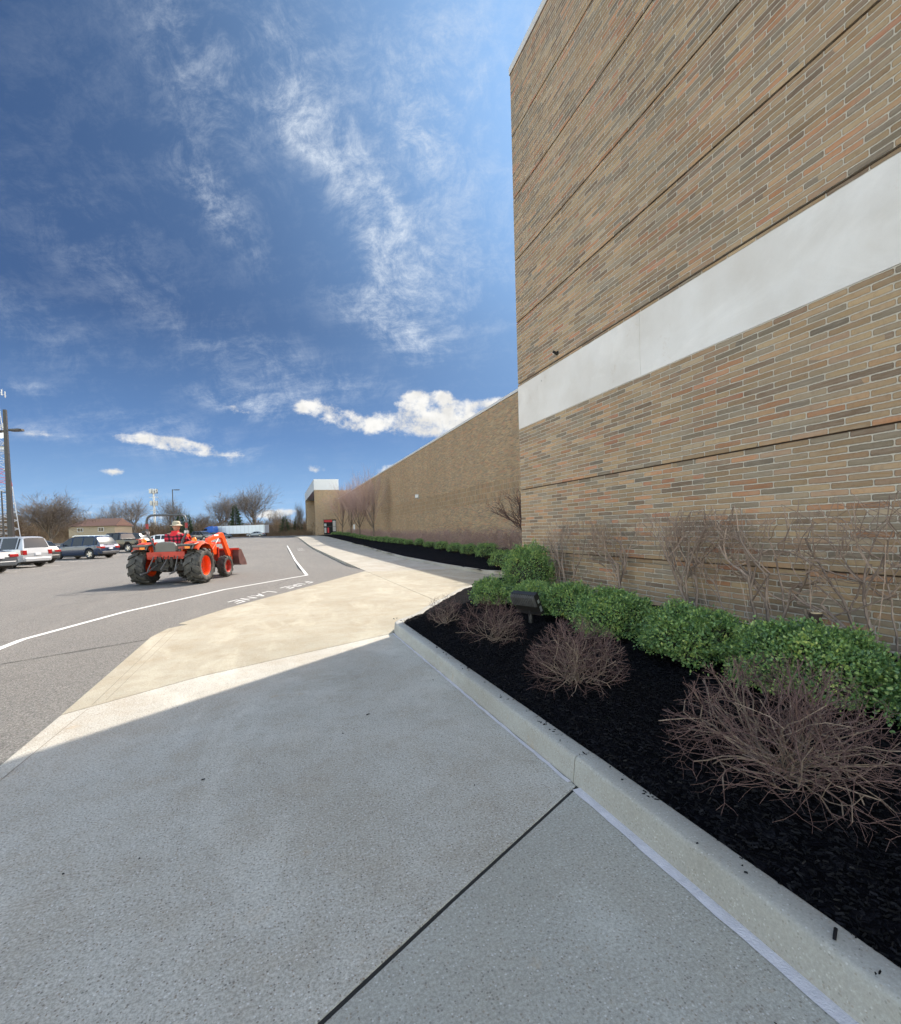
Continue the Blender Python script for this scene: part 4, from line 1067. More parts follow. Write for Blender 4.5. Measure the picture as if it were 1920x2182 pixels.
# fenders
for s in (1, -1):
    b = MB(); prof = [(-.36, 1.13), (-.30, 1.20), (-.18, 1.28), (.05, 1.33), (.32, 1.28), (.50, 1.12), (.60, .90)]
    vs = []; fs = []
    for (y, z) in prof:
        for x in (.50, .62, .98, 1.06): vs.append((s*x, y, z-(.0 if x < 1 else .06)))
        for x in (1.05, .98, .62, .50): vs.append((s*x, y, z-(.03 if x < 1 else .075)))
    for i in range(len(prof)-1):
        for j in range(8): fs.append((i*8+j, i*8+(j+1) % 8, (i+1)*8+(j+1) % 8, (i+1)*8+j))
    fs += [tuple(range(8)), tuple(range(48, 56))]
    b.add(vs, fs); b.prism([(-.30, .80), (.52, .80), (.50, 1.10), (.32, 1.26), (.05, 1.31), (-.18, 1.25), (-.30, 1.15)], -.025, .0, TR(s*.50+.01, 0, 0) @ Matrix(((0, 0, 1, 0), (1, 0, 0, 0), (0, 1, 0, 0), (0, 0, 0, 1))))
    fd = b.build('fender', M['orange'], tp, smooth=35)
    b = MB(); b.box((s*.70-.24, -.50, 1.10), (s*.70+.20, -.36, 1.22)); lb = b.build('rear_light', M['grime'], tp, bevel=.01)
    b = MB(); b.box((s*.70-.20, -.512, 1.12), (s*.70-.02, -.498, 1.19)); b.build('red_lens', M['tail_red'], lb)
    b = MB(); b.box((s*.70, -.512, 1.12), (s*.70+.16, -.498, 1.19)); b.build('amber_lens', M['amber'], lb)
    b = MB(); b.box((s*.70-.25, -.49, 1.222), (s*.70+.23, -.25, 1.27)); b.tube([(s*.72+.2, -.5, 1.1), (s*.72+.25, -.45, 1.25), (s*.72+.25, -.2, 1.28)], .022, 6); b.build('grab_rail', M['iron'], tp, smooth=50)
    b = MB(); b.lathe([(0, .13), (.045, .12), (.068, .08), (.072, 0), (0, 0)], TR(s*.80, -.12, 1.33), 16); b.build('beacon', M['amber'], tp, smooth=60)
# seat
b = MB(); b.box((-.27, -.10, .98), (.27, .36, 1.08)); b.build('seat', M['seat_vinyl'], tp, bevel=.04)
b = MB(); b.prism([(-.33, 1.02), (.33, 1.02), (.34, 1.22), (.28, 1.32), (.12, 1.35), (-.12, 1.35), (-.28, 1.32), (-.34, 1.22)], -.06, .06, TR(0, -.14, 0) @ RX(PI/2+.12)); b.build('seat_back', M['seat_vinyl'], tp, bevel=.035)
# roll bar: narrow at the foot, cranked out, wide hoop
pts = [(.40, -.16, .62), (.41, -.20, .98), (.42, -.22, 1.18), (.50, -.22, 1.40), (.60, -.22, 1.56), (.62, -.22, 1.72), (.62, -.22, 2.02), (.58, -.22, 2.12), (.48, -.22, 2.18)]
full = pts+[(-x, y, z) for x, y, z in pts[::-1]]
b = MB(); b.tube(full, .036, 8); b.build('roll_bar', M['rops'], tp, smooth=50)
b = MB(); b.box((-.42, -.25, 1.03), (.42, -.19, 1.10)); b.box((-.05, -.255, .95), (.05, -.19, 1.03)); b.build('cross_member', M['rops'], tp)
for s in (1, -1):
    b = MB(); b.tube([(s*.62, -.22, 1.76), (s*.62, -.22, 1.92)], .040, 8); b.build('red_reflector', M['red_tape'], tp)
    b = MB(); b.lathe([(0, -.04), (.05, -.04), (.05, .04), (0, .04)], TR(s*.62, -.22, 1.62) @ RY(PI/2), 10); b.box((s*.62-.03, -.30, 1.60), (s*.62+.03, -.14, 1.68)); b.build('hinge_knuckle', M['galv'], tp)
b = MB(); b.lathe([(0, 0), (.07, .01), (.075, .05), (0, .07)], TR(-.66, -.30, 1.64) @ RX(PI/2), 14); b.build('round_lamp', M['black_metal'], tp, smooth=50)
# hood, dash, steering
b = MB(); b.prism([(1.02, .80), (2.45, .78), (2.48, 1.05), (2.40, 1.20), (1.02, 1.32)], -.26, .26, Matrix(((0, 0, 1, 0), (1, 0, 0, 0), (0, 1, 0, 0), (0, 0, 0, 1)))); b.build('hood', M['orange'], tp, bevel=.04)
b = MB(); b.box((-.24, .92, .95), (.24, 1.10, 1.36)); b.build('dashboard', M['dark_plastic'], tp, bevel=.03)
b = MB(); Mx = TR(0, .80, 1.36) @ RX(-.5); b.tube([Mx @ Vector((.19*math.cos(a*PI/10), .19*math.sin(a*PI/10), 0)) for a in range(21)], .014, 6, cap=False); b.tube([Mx @ Vector((0, 0, 0)), Mx @ Vector((0, .06, -.3))], .02, 6)
for a in range(3): b.tube([Mx @ Vector((0, 0, 0)), Mx @ Vector((.19*math.cos(a*2.09+.5), .19*math.sin(a*2.09+.5), 0))], .009, 5)
b.build('steering_wheel', M['black_metal'], tp, smooth=60)
b = MB(); b.tube([(-.45, .85, 1.1), (-.5, .8, 1.5), (-.6, .8, 1.58)], .012, 5); b.box((-.68, .78, 1.54), (-.56, .81, 1.60)); b.build('side_mirror', M['iron'], tp)
b = MB(); b.box((-.62, .35, .36), (.62, .95, .40)); b.build('foot_platform', M['grime'], tp)
# front loader
FW = Matrix(((0, 0, 1, 0), (1, 0, 0, 0), (0, 1, 0, 0), (0, 0, 0, 1)))     # profile (y, z) extruded along x
for s in (1, -1):
    xo = s*.62
    b = MB(); b.prism([(1.10, .50), (1.20, .50), (1.26, .62), (1.22, 1.30), (1.18, 1.42), (1.02, 1.42), (1.00, 1.30), (1.08, .80)], -.055, .055, TR(xo, 0, 0) @ FW); b.build('loader_post', M['orange'], tp, bevel=.012)
    b = MB(); b.prism([(1.05, 1.28), (1.10, 1.42), (1.95, 1.60), (2.12, 1.58), (2.22, 1.46), (2.80, .62), (2.72, .50), (2.60, .52), (2.02, 1.38), (1.90, 1.42)], -.05, .05, TR(xo, 0, 0) @ FW); b.build('loader_arm', M['orange'], tp, bevel=.012)
    b = MB(); b.tube([(xo-s*.0, 1.20, .88), (xo, 1.62, 1.22)], .036, 8); cyl = b.build('lift_cylinder', M['orange'], tp, smooth=60)
    b = MB(); b.tube([(xo, 1.62, 1.22), (xo, 1.86, 1.42)], .018, 8); b.build('piston_rod', M['chrome'], cyl)
    b = MB(); b.tube([(xo-s*.07, 2.10, 1.50), (xo-s*.07, 2.52, 1.06)], .030, 8); cyl = b.build('tilt_cylinder', M['orange_red'], tp, smooth=60)
    b = MB(); b.tube([(xo-s*.07, 2.52, 1.06), (xo-s*.07, 2.78, .84)], .016, 8); b.build('piston_rod', M['chrome'], cyl)
    b = MB(); b.prism([(2.66, .50), (2.84, .52), (2.86, .96), (2.74, .94)], -.03, .03, TR(xo, 0, 0) @ FW); b.build('bucket_bracket', M['orange_red'], tp)
    b = MB()
    for yy, zz in ((1.16, .60), (1.15, .74)): b.lathe([(0, .062), (.02, .062), (.02, .05)], TR(xo, yy, zz) @ RY(PI/2*s), 10)
    b.build('pivot_pins', M['black_metal'], tp)
    b = MB(); b.box((xo+s*.0555, 1.42, 1.475), (xo+s*.057, 1.74, 1.535)) if s > 0 else b.box((xo-.057, 1.42, 1.475), (xo-.0555, 1.74, 1.535)); b.build('pale_decal', M['white'], tp)
b = MB(); b.tube([(-.6, 2.35, 1.22), (.6, 2.35, 1.22)], .04, 8); b.build('cross_tube', M['orange'], tp)
b = MB(); b.box((-.30, 2.46, .55), (.30, 2.52, 1.06)); b.build('grille_guard', M['orange_red'], tp)
# bucket: open sheet shell seen from behind
shell = [(2.86, .98), (2.83, .70), (2.90, .42), (3.05, .35), (3.55, .32)]
b = MB(); vs = []; fs = []
for t_, off in ((0, 0), (1, .015)):
    for x in (-.86, .86):
        for y, z in shell: vs.append((x, y+off, z+off))
n5 = 5
for i in range(4): fs += [(i, i+1, n5+i+1, n5+i), (10+i, 15+i, 15+i+1, 10+i+1)]
fs += [(0, 5, 15, 10), (4, 14, 19, 9)]
b.add(vs, fs)
for x in (-.875, .86): b.prism([(2.86, .98), (2.83, .70), (2.90, .42), (3.05, .35), (3.55, .32), (3.50, .46), (3.1, .94)], 0, .015, TR(x, 0, 0) @ FW)
b.build('bucket', M['bucket'], tp)
b = MB(); b.box((-.88, 2.80, .93), (.88, 2.90, 1.0)); b.build('bucket_lip', M['orange_red'], tp)

# ------------------------------------------------------------------ the driver (seated), same local axes
dv = empty('person', (-3.31, 17.66, -.14), -.342, 'tractor driver in a khaki bucket hat and red and black plaid shirt', 'person')
def skinned(name, verts, edges, mat, parent, sub=2, root=0):
    me = bpy.data.meshes.new(name); me.from_pydata([v[0] for v in verts], edges, []); o = bpy.data.objects.new(name, me); COL.objects.link(o)
    o.modifiers.new('skin', 'SKIN').use_smooth_shade = True
    me.skin_vertices[0] if me.skin_vertices else None
    if not me.skin_vertices:
        bpy.context.view_layer.objects.active = o
        bm = bmesh.new(); bm.from_mesh(me); bm.verts.layers.skin.verify(); bm.to_mesh(me); bm.free()
    sv = me.skin_vertices[0].data
    for i, (p, r) in enumerate(verts):
        sv[i].radius = r if isinstance(r, tuple) else (r, r); sv[i].use_root = (i == root)
    s = o.modifiers.new('sub', 'SUBSURF'); s.levels = s.render_levels = sub
    me.materials.append(mat); o.parent = parent; return o
# body (skin) : trunk, neck, arms to wrists, thighs and shins
bz = 1.09; BS = 1.12
V = [((0, .12, bz), (.16, .13)), ((0, .13, bz+.16), (.17, .13)), ((0, .17, bz+.34), (.19, .13)), ((0, .22, bz+.48), (.15, .11)), ((0, .25, bz+.56), (.06, .06)), ((0, .29, bz+.63), (.055, .055)),
     ((.20, .22, bz+.47), (.075, .075)), ((.30, .34, bz+.28), (.055, .055)), ((.20, .58, bz+.24), (.042, .042)), ((.15, .68, bz+.27), (.032, .032)),
     ((-.20, .22, bz+.47), (.075, .075)), ((-.30, .34, bz+.28), (.055, .055)), ((-.20, .58, bz+.24), (.042, .042)), ((-.15, .68, bz+.27), (.032, .032)),
     ((.11, .16, bz), (.10, .10)), ((.20, .58, bz+.05), (.075, .075)), ((.20, .72, bz-.36), (.05, .05)), ((.20, .78, bz-.62), (.04, .04)),
     ((-.11, .16, bz), (.10, .10)), ((-.20, .58, bz+.05), (.075, .075)), ((-.20, .72, bz-.36), (.05, .05)), ((-.20, .78, bz-.62), (.04, .04))]
E_ = [(0, 1), (1, 2), (2, 3), (3, 4), (4, 5), (3, 6), (6, 7), (7, 8), (8, 9), (3, 10), (10, 11), (11, 12), (12, 13), (0, 14), (14, 15), (15, 16), (16, 17), (0, 18), (18, 19), (19, 20), (20, 21)]
skinned('body', V, E_, M['skin'], dv, 2)
g_ = lambda v, k: (v[0], tuple(q*k for q in v[1]))
Vs = [g_(V[i], 1.13) for i in (0, 1, 2, 3, 6, 7, 8, 10, 11, 12)]
skinned('plaid_shirt', Vs, [(0, 1), (1, 2), (2, 3), (3, 4), (4, 5), (5, 6), (3, 7), (7, 8), (8, 9)], M['plaid'], dv, 2)
Vs = [g_(V[i], 1.1) for i in (0, 14, 15, 16, 17, 18, 19, 20, 21)]
skinned('jeans', Vs, [(0, 1), (1, 2), (2, 3), (3, 4), (0, 5), (5, 6), (6, 7), (7, 8)], M['denim'], dv, 1)
hd = MB(); hc = Vector((0, .31, bz+.74))
for_ = [(0, -.125), (.045, -.12), (.068, -.09), (.078, -.04), (.086, .02), (.080, .075), (.055, .11), (0, .125)]
hd.lathe(for_, TR(*hc), 20)
hd.v = [(x, hc.y+(y-hc.y)*1.18, z) for x, y, z in hd.v]
hd.box((-.012, hc.y+.09, hc.z-.03), (.012, hc.y+.125, hc.z+.01))
for s in (-1, 1): hd.lathe([(0, -.03), (.02, -.02), (.022, .02), (0, .035)], TR(s*.088, hc.y-.005, hc.z-.005), 8)
dv.scale = (1.22, 1.12, 1.07); hd.build('head', M['skin'], dv, smooth=60)
b = MB()
for s in (-1, 1): b.lathe([(0, -.01), (.011, 0), (0, .01)], TR(s*.032, hc.y+.098, hc.z+.012), 8)
b.build('eyes', M['black_metal'], dv); b = MB(); b.box((-.025, hc.y+.09, hc.z-.062), (.025, hc.y+.101, hc.z-.053)); b.build('mouth', simple('lips', (.3, .1, .09)), dv)
b = MB(); b.lathe([(.155, .0), (.16, .006), (.098, .045), (.096, .10), (.085, .135), (.05, .15), (0, .152)], TR(0, hc.y, hc.z+.025), 24); b.v = [(x, hc.y+(y-hc.y)*1.12, z) for x, y, z in b.v]; b.build('bucket_hat', M['hat'], dv, smooth=50)
b = MB(); b.lathe([(.15, -.09), (.135, -.03), (.10, .02), (.09, .07), (.07, .05)], TR(0, .24, bz+.545), 20); b.build('red_collar', M['red_scarf'] if 'red_scarf' in M else M['collar'], dv, smooth=60)
for s in (-1, 1):
    b = MB(); h0 = Vector((s*.15, .69, bz+.275))
    b.tube([h0+Vector((0, -.02, 0)), h0+Vector((-s*.005, .03, .01)), h0+Vector((-s*.01, .07, .015))], [.030, .042, .036], 8)
    for q, (dx, L) in enumerate(((-.030, .058), (-.010, .068), (.011, .064), (.030, .050))):
        f0 = h0+Vector((dx, .068, .018)); b.tube([f0, f0+Vector((0, L*.55, -.012)), f0+Vector((0, L*.65, -.045)), f0+Vector((0, L*.3, -.06))], [.0095, .009, .008, .007], 6)
    f0 = h0+Vector((-s*.038, .02, .0)); b.tube([f0, f0+Vector((-s*.022, .03, -.02)), f0+Vector((-s*.01, .06, -.04))], [.011, .010, .008], 6)
    b.build('hand', M['skin'], dv, smooth=60)
    b = MB(); b.box((s*.20-.045, .70, bz-.70), (s*.20+.045, .98, bz-.62)); b.build('boot', M['bark_dark'], dv, bevel=.03)
# ------------------------------------------------------------------ cars.  local: +x = nose, y = left
def interp(tab, x):
    for (x0, v0), (x1, v1) in zip(tab, tab[1:]):
        if x0 <= x <= x1: return v0+(v1-v0)*(x-x0)/(x1-x0+1e-9)
    return tab[0][1] if x < tab[0][0] else tab[-1][1]
KINDS = {
 # length, halfwidth, axle x (rear, front), wheel radius, shoulder table, roof table (x from rear 0), glass range, pillars
 'suv': dict(L=4.7, W=.93, ax=(.95, 3.72), R=.36, sh=[(0, .80), (.08, .98), (.35, 1.06), (2.6, 1.0), (3.6, .97), (4.4, .86), (4.7, .66)],
             rf=[(0, .82), (.06, 1.0), (.28, 1.28), (.52, 1.62), (.9, 1.69), (2.3, 1.70), (2.9, 1.58), (3.62, 1.06), (4.0, 1.02), (4.45, .90), (4.7, .68)], roof=(.55, 2.75), pil=(.62, 1.55, 2.55), rear=(.10, .5), front=(2.85, 3.58)),
 'boxy': dict(L=4.7, W=.92, ax=(.85, 3.68), R=.37, sh=[(0, .78), (.04, .98), (.2, 1.06), (3.3, 1.02), (4.5, .96), (4.7, .74)],
             rf=[(0, .80), (.03, 1.02), (.12, 1.35), (.24, 1.68), (.5, 1.74), (2.6, 1.74), (3.0, 1.62), (3.5, 1.10), (4.5, 1.0), (4.7, .76)], roof=(.3, 2.8), pil=(.42, 1.5, 2.6), rear=(.05, .23), front=(2.95, 3.46)),
 'hatch': dict(L=4.2, W=.89, ax=(.75, 3.35), R=.32, sh=[(0, .74), (.06, .90), (.3, .98), (2.4, .94), (3.6, .84), (4.2, .60)],
             rf=[(0, .76), (.05, .95), (.2, 1.18), (.5, 1.42), (.9, 1.50), (2.0, 1.50), (2.5, 1.38), (3.15, .96), (3.9, .80), (4.2, .62)], roof=(.55, 2.35), pil=(.6, 1.4, 2.2), rear=(.1, .48), front=(2.45, 3.1)),
 'sedan': dict(L=4.8, W=.91, ax=(1.0, 3.8), R=.33, sh=[(0, .72), (.06, .92), (.6, 1.0), (2.7, .95), (4.1, .84), (4.8, .60)],
             rf=[(0, .74), (.05, .98), (.75, 1.04), (1.55, 1.40), (2.0, 1.45), (2.6, 1.42), (3.5, .98), (4.3, .86), (4.8, .62)], roof=(1.55, 2.75), pil=(1.35, 2.05, 2.85), rear=(.8, 1.5), front=(2.75, 3.45)),
}
def car(kind, paint, label, nose, grp, wheel_rim='rim', rails=False, name='parked_car', plates=True, detail=True):
    K = KINDS[kind]; L, W, R = K['L'], K['W'], K['R']
    root = empty(name, (0, 0, 0), 0, label, 'car', grp)
    xs_ = sorted(set([round(L*i/46, 4) for i in range(47)]+[round(a+R*1.14*math.cos(t*PI/8), 4) for a in K['ax'] for t in range(9)]+[K['rear'][0], K['rear'][1], K['front'][0], K['front'][1]]))
    body = MB(); glass = MB(); NP = 9
    rows = []
    for x in xs_:
        zs, zr = interp(K['sh'], x), interp(K['rf'], x)
        zb = .27+.10*ss(.5, 0, x)+.06*ss(L-.6, L, x)
        for a in K['ax']:
            d = abs(x-a)
            if d < R*1.14: zb = max(zb, R+math.sqrt(max(0, (R*1.14)**2-d*d)))
        zb = min(zb, zs-.06)
        nar = 1-.10*ss(.55, 0, x)-.16*ss(L-.9, L, x)
        w = W*nar; cab = max(0, zr-zs)
        wr = w*(1-.03)-cab*.36
        zr = max(zr, zs+.015)
        rows.append([(w*.93, zb), (w, zb+min(.12, (zs-zb)*.3)), (w*1.0, zb+(zs-zb)*.62), (w*.975, zs-.03), (w*.94, zs), (wr+.02, zr-min(.07, cab*.3)-.004), (wr-.05, zr-.01), (wr*.5, zr+.012), (0, zr+.016)])
    def vid(i, j): return i*(2*NP-1)+j
    vs = []
    for x, r_ in zip(xs_, rows):
        X = x-L/2
        for (y, z) in r_: vs.append((X, y, z))
        for (y, z) in r_[-2::-1]: vs.append((X, -y, z))
    bf, gf = [], []
    for i in range(len(xs_)-1):
        xm = (xs_[i]+xs_[i+1])/2
        for j in range(2*NP-2):
            f = (vid(i, j), vid(i+1, j), vid(i+1, j+1), vid(i, j+1)); jj = j if j < NP-1 else 2*NP-3-j
            cab = interp(K['rf'], xm)-interp(K['sh'], xm)
            isg = False
            if jj == 4 and K['rear'][0]+.25 < xm < K['front'][1]-.12 and cab > .12 and min(abs(xm-p) for p in K['pil']) > .055: isg = True
            if jj >= 6 and (K['rear'][0] < xm < K['rear'][1] or K['front'][0] < xm < K['front'][1]): isg = True
            (gf if isg else bf).append(f)
    n_ = 2*NP-1
    bf += [tuple(range(n_-1, -1, -1)), tuple((len(xs_)-1)*n_+k for k in range(n_))]
    body.add(vs, bf); o = body.build('body', paint, root, smooth=32)
    glass.add(vs, gf); glass.build('windows', M['glass'], root, smooth=40)
    b = MB(); b.box((-L/2+.25, -W*.86, .22), (L/2-.3, W*.86, .62)); b.build('underbody', M['black_metal'], root)
    b = MB(); b.prism([(-L/2-.05, -W*.80), (-L/2+.25, -W*.97), (-L/2+.25, W*.97), (-L/2-.05, W*.80)][::-1], .34, .56); b.build('rear_bumper', paint if kind != 'suv' else M['dark_plastic'], root, bevel=.04)
    b = MB(); b.prism([(L/2+.03, -W*.70), (L/2-.3, -W*.92), (L/2-.3, W*.92), (L/2+.03, W*.70)], .30, .50); b.build('front_bumper', M['dark_plastic'], root, bevel=.04)
    for a in K['ax']:
        for s in (-1, 1):
            Mx = TR(a-L/2, s*(W-.12), R) @ RX(-s*PI/2)
            b = MB(); b.lathe([(R*.62, -.10), (R*.93, -.11), (R, -.08), (R, .08), (R*.93, .11), (R*.64, .105), (R*.62, .06)], Mx, 26); t = b.build('wheel', M['rubber'], root, smooth=40)
            b = MB(); b.lathe([(R*.64, .09), (R*.60, .10), (R*.55, .05), (0, .035)], Mx, 24); b.build('wheel_disc', M['dark_plastic'], t)
            b = MB()
            for k in range(5):
                an = 2*PI*k/5; b.prism([(.03, -.035), (R*.58, -.055), (R*.60, .055), (.03, .035)], .05, .095, Mx @ Matrix.Rotation(an, 4, 'Z'))
            b.lathe([(0, .10), (.06, .098), (.07, .05)], Mx, 12); b.lathe([(R*.64, .100), (R*.60, .112), (R*.565, .095)], Mx, 24); b.build('rim', M[wheel_rim], t, smooth=30)
    for s in (-1, 1):
        xr = .02 if kind != 'suv' else .06
        z0 = interp(K['sh'], .05)-.14
        b = MB()
        if kind == 'boxy': b.prism([(-L/2-.02, z0-.12), (-L/2+.16, z0-.12), (-L/2+.16, z0+.14), (-L/2+.0, z0+.14)], s*W*.66, s*W*.915, Matrix(((1, 0, 0, 0), (0, 0, 1, 0), (0, 1, 0, 0), (0, 0, 0, 1))))
        else: b.prism([(-L/2-.02, z0+.0), (-L/2+.34, z0+.07), (-L/2+.40, z0+.16), (-L/2+.0, z0+.15)], s*W*.50, s*W*.955, Matrix(((1, 0, 0, 0), (0, 0, 1, 0), (0, 1, 0, 0), (0, 0, 0, 1))))
        b.build('taillight', M['tail_red'], root, bevel=.015)
        b = MB(); b.prism([(L/2-.30, s*W*.88), (L/2-.02, s*W*.60), (L/2-.02, s*W*.40), (L/2-.28, s*W*.46)], .64, .76); b.build('headlight', M['chrome'], root, bevel=.01)
        b = MB(); mxp = K['front'][1]-.55-L/2; b.box((mxp, s*(W-.02) if s > 0 else -(W+.16), 1.0), (mxp+.12, (W+.16) if s > 0 else -(W-.02), 1.15)); b.build('side_mirror', paint, root, bevel=.02)
        for dx in ((-.35, .75) if kind != 'sedan' else (.05, 1.0)):
            b = MB(); zz = interp(K['sh'], L/2+dx)-.10; yy = s*W*.985; b.box((dx, min(yy, yy+s*.03), zz), (dx+.16, max(yy, yy+s*.03), zz+.03)); b.build('door_handle', paint, root)
    if plates:
        b = MB(); b.box((-L/2-.075 if kind != 'boxy' else -L/2-.03, -.16, .70), (-L/2+.05, .16, .82)); b.build('licence_plate', M['plate'], root)
    if rails:
        b = MB()
        for s in (-1, 1): yy = s*(W*.97-.26); b.tube([(-L/2+.65, yy, 1.70), (-L/2+.8, yy, 1.755), (-L/2+2.4, yy, 1.76), (-L/2+2.6, yy, 1.70)], .018, 5)
        b.build('roof_rails', M['chrome'], root)
        b = MB(); b.box((-L/2+.06, -.45, 1.02), (-L/2+.1, .45, 1.05)); b.build('chrome_strip', M['chrome'], root)
    return root
def pickup(paint, label, grp):
    root = empty('pickup_truck', (0, 0, 0), 0, label, 'truck', grp); L = 5.8; W = .99
    KINDS['pk'] = dict(L=L, W=W, ax=(1.25, 4.75), R=.41, sh=[(0, 1.05), (.05, 1.24), (2.0, 1.25), (4.2, 1.20), (5.5, 1.12), (5.8, .85)],
             rf=[(0, 1.07), (.05, 1.27), (1.95, 1.28), (2.0, 1.30), (2.2, 1.86), (2.6, 1.92), (3.8, 1.90), (4.5, 1.26), (5.5, 1.16), (5.8, .88)], roof=(2.2, 3.9), pil=(2.3, 3.1, 3.95), rear=(2.03, 2.18), front=(3.85, 4.45))
    r2 = car('pk', paint, label, None, grp, name='pickup_truck')
    bpy.data.objects.remove(root)
    b = MB(); b.box((-L/2+.12, -W*.78, 1.285), (-L/2+1.9, W*.78, 1.31)); b.build('bed_cover', M['black_metal'], r2)
    b = MB(); b.box((-L/2-.10, -W*.95, .50), (-L/2-.02, W*.95, .68)); b.build('step_bumper', M['chrome'], r2, bevel=.02)
    for s in (-1, 1):
        b = MB(); b.box((-L/2-.03, min(s*W*.80, s*W*.93), .80), (-L/2+.14, max(s*W*.80, s*W*.93), 1.18)); b.build('tall_taillight', M['tail_red'], r2, bevel=.02)
    r2['category'] = 'truck'
    return r2
HD = math.atan2(.469, -.883)             # angled parking: noses away to the left
def park(o, rear_left_wheel, K, yaw=HD, z=None):
    """place by the ground point of the left rear wheel"""
    k = KINDS[K]; lx = k['ax'][0]-k['L']/2; ly = k['W']-.12
    c, s = math.cos(yaw), math.sin(yaw); X, Y = rear_left_wheel
    x = X-(lx*c-ly*s); y = Y-(lx*s+ly*c)
    o.location = (x, y, lot_z(x, y) if z is None else z); o.rotation_euler = (0, 0, yaw); return o
GC = 'vehicles parked in angled bays at left'
silver = car_paint('silver_paint', (.42, .43, .44)); white_p = car_paint('white_car_paint', (.72, .72, .71), 0)
park(car('sedan', car_paint('steel_grey_paint', (.09, .10, .11)), 'grey sedan cut off by the left edge of the photo', None, GC), (-13.75, 28.4), 'sedan')
park(car('boxy', silver, 'boxy silver sport utility vehicle with square red taillights', None, GC, name='parked_suv'), (-14.1, 33.4), 'boxy')
park(car('hatch', car_paint('dark_grey_paint', (.07, .07, .07)), 'dark grey hatchback wedged between the silver vehicle and the blue one', None, GC), (-15.1, 37.7), 'hatch')
park(car('suv', car_paint('slate_blue_paint', (.025, .042, .085)), 'dark blue crossover seen side on, right of the grey hatchback', None, GC, rails=True, name='parked_suv'), (-13.55, 43.6), 'suv')
park(car('suv', car_paint('black_paint', (.012, .012, .014)), 'black vehicle whose long roof shows above the dark blue crossover', None, GC, name='parked_suv'), (-15.1, 49.2), 'suv')
park(pickup(car_paint('black_paint_gloss', (.010, .010, .011)), 'black pickup truck with tall red taillights, right of the blue crossover', GC), (-14.0, 55.2), 'pk')
GR = 'vehicles in the second parked row'
p_ = [('hatch', white_p, 'white vehicle roof showing between the silver and dark blue vehicles', (-21.5, 49.5), HD+PI, GR),
      ('sedan', car_paint('pearl_paint', (.62, .63, .64)), 'pale sedan whose curved roof shows behind the black pickup', (-18.9, 66.0), HD, GR),
      ('suv', car_paint('charcoal_paint', (.05, .055, .06)), 'charcoal vehicle right of the pale sedan, partly behind the roll bar', (-17.6, 72.5), HD, GR),
      ('hatch', white_p, 'white car seen through the left side of the tractor roll bar', (-12.9, 66.5), HD+.25, GR)]
for kd, pt, lab, loc, yw, gp in p_: park(car(kd, pt, lab, None, gp), loc, kd, yw)
q = far(428, 92); park(car('suv', car_paint('graphite_paint', (.09, .095, .10)), 'grey crossover in the distance between driver and loader arm', None, 'cars far across the lot', name='parked_suv'), (q.x, q.y), 'suv', sr+PI+2.75)
q = far(452, 104); park(car('sedan', car_paint('dark_green_paint', (.02, .045, .045)), 'dark green sedan in the distance above the loader arm', None, 'cars far across the lot'), (q.x, q.y), 'sedan', sr+PI+2.85)
q = far(466, 113); park(car('sedan', car_paint('teal_paint', (.02, .05, .065)), 'dark teal car farthest right of the distant dark pair', None, 'cars far across the lot'), (q.x, q.y), 'sedan', sr+PI+2.9)
q = far(554, 133); park(car('sedan', car_paint('blue_grey_paint', (.20, .23, .27)), 'small blue grey sedan parked in front of the white trailer', None, 'cars far across the lot'), (q.x, q.y), 'sedan', sr+PI)
# ------------------------------------------------------------------ floodlight in the mulch
fz = bed_z(3.22, 5.98)
fl = empty('floodlight', (3.22, 5.98, fz), rad(2), 'black finned landscape floodlight on a short post in the mulch', 'floodlight')
b = MB(); b.lathe([(.035, -.05), (.035, .10), (.03, .12), (.03, .16), (0, .16)], None, 14); b.box((-.03, -.022, .10), (.03, .022, .18)); b.build('post', M['black_metal'], fl, smooth=45)
b = MB(); b.lathe([(0, -.035), (.03, -.035), (.03, .035), (0, .035)], TR(0, 0, .17) @ RX(PI/2), 14); b.build('knuckle', M['black_metal'], fl)
FM = TR(.0, .03, .16) @ Matrix.Rotation(rad(20), 4, 'Z') @ RY(rad(-26))    # face looks to +x, tipped up; back to -x
b = MB(); b.box((-.035, -.22, -.02), (.045, .20, .29), FM); b.build('lamp_housing', M['black_metal'], fl, bevel=.008)
b = MB()
for k in range(13): y_ = -.205+k*.0315; b.prism([(-.036, .11), (-.036, .285), (-.085, .27), (-.085, .135)][::-1], 0, .009, FM @ TR(0, y_, 0) @ Matrix(((1, 0, 0, 0), (0, 0, 1, 0), (0, 1, 0, 0), (0, 0, 0, 1))))
b.build('cooling_fins', M['iron'], fl)
b = MB(); b.box((-.045, -.215, .095), (-.036, .195, .105), FM); b.box((-.055, -.225, -.015), (-.036, .205, .0), FM); b.build('housing_rim', M['bronze'], fl)
b = MB(); b.box((-.02, -.2215, .02), (.02, -.2205, .10), FM); b.box((-.02, -.2215, .15), (.02, -.2205, .20), FM); b.build('rating_sticker', M['galv'], fl)
b = MB(); b.box((.046, -.20, 0), (.049, .18, .27), FM); b.build('lens', M['glass'], fl)
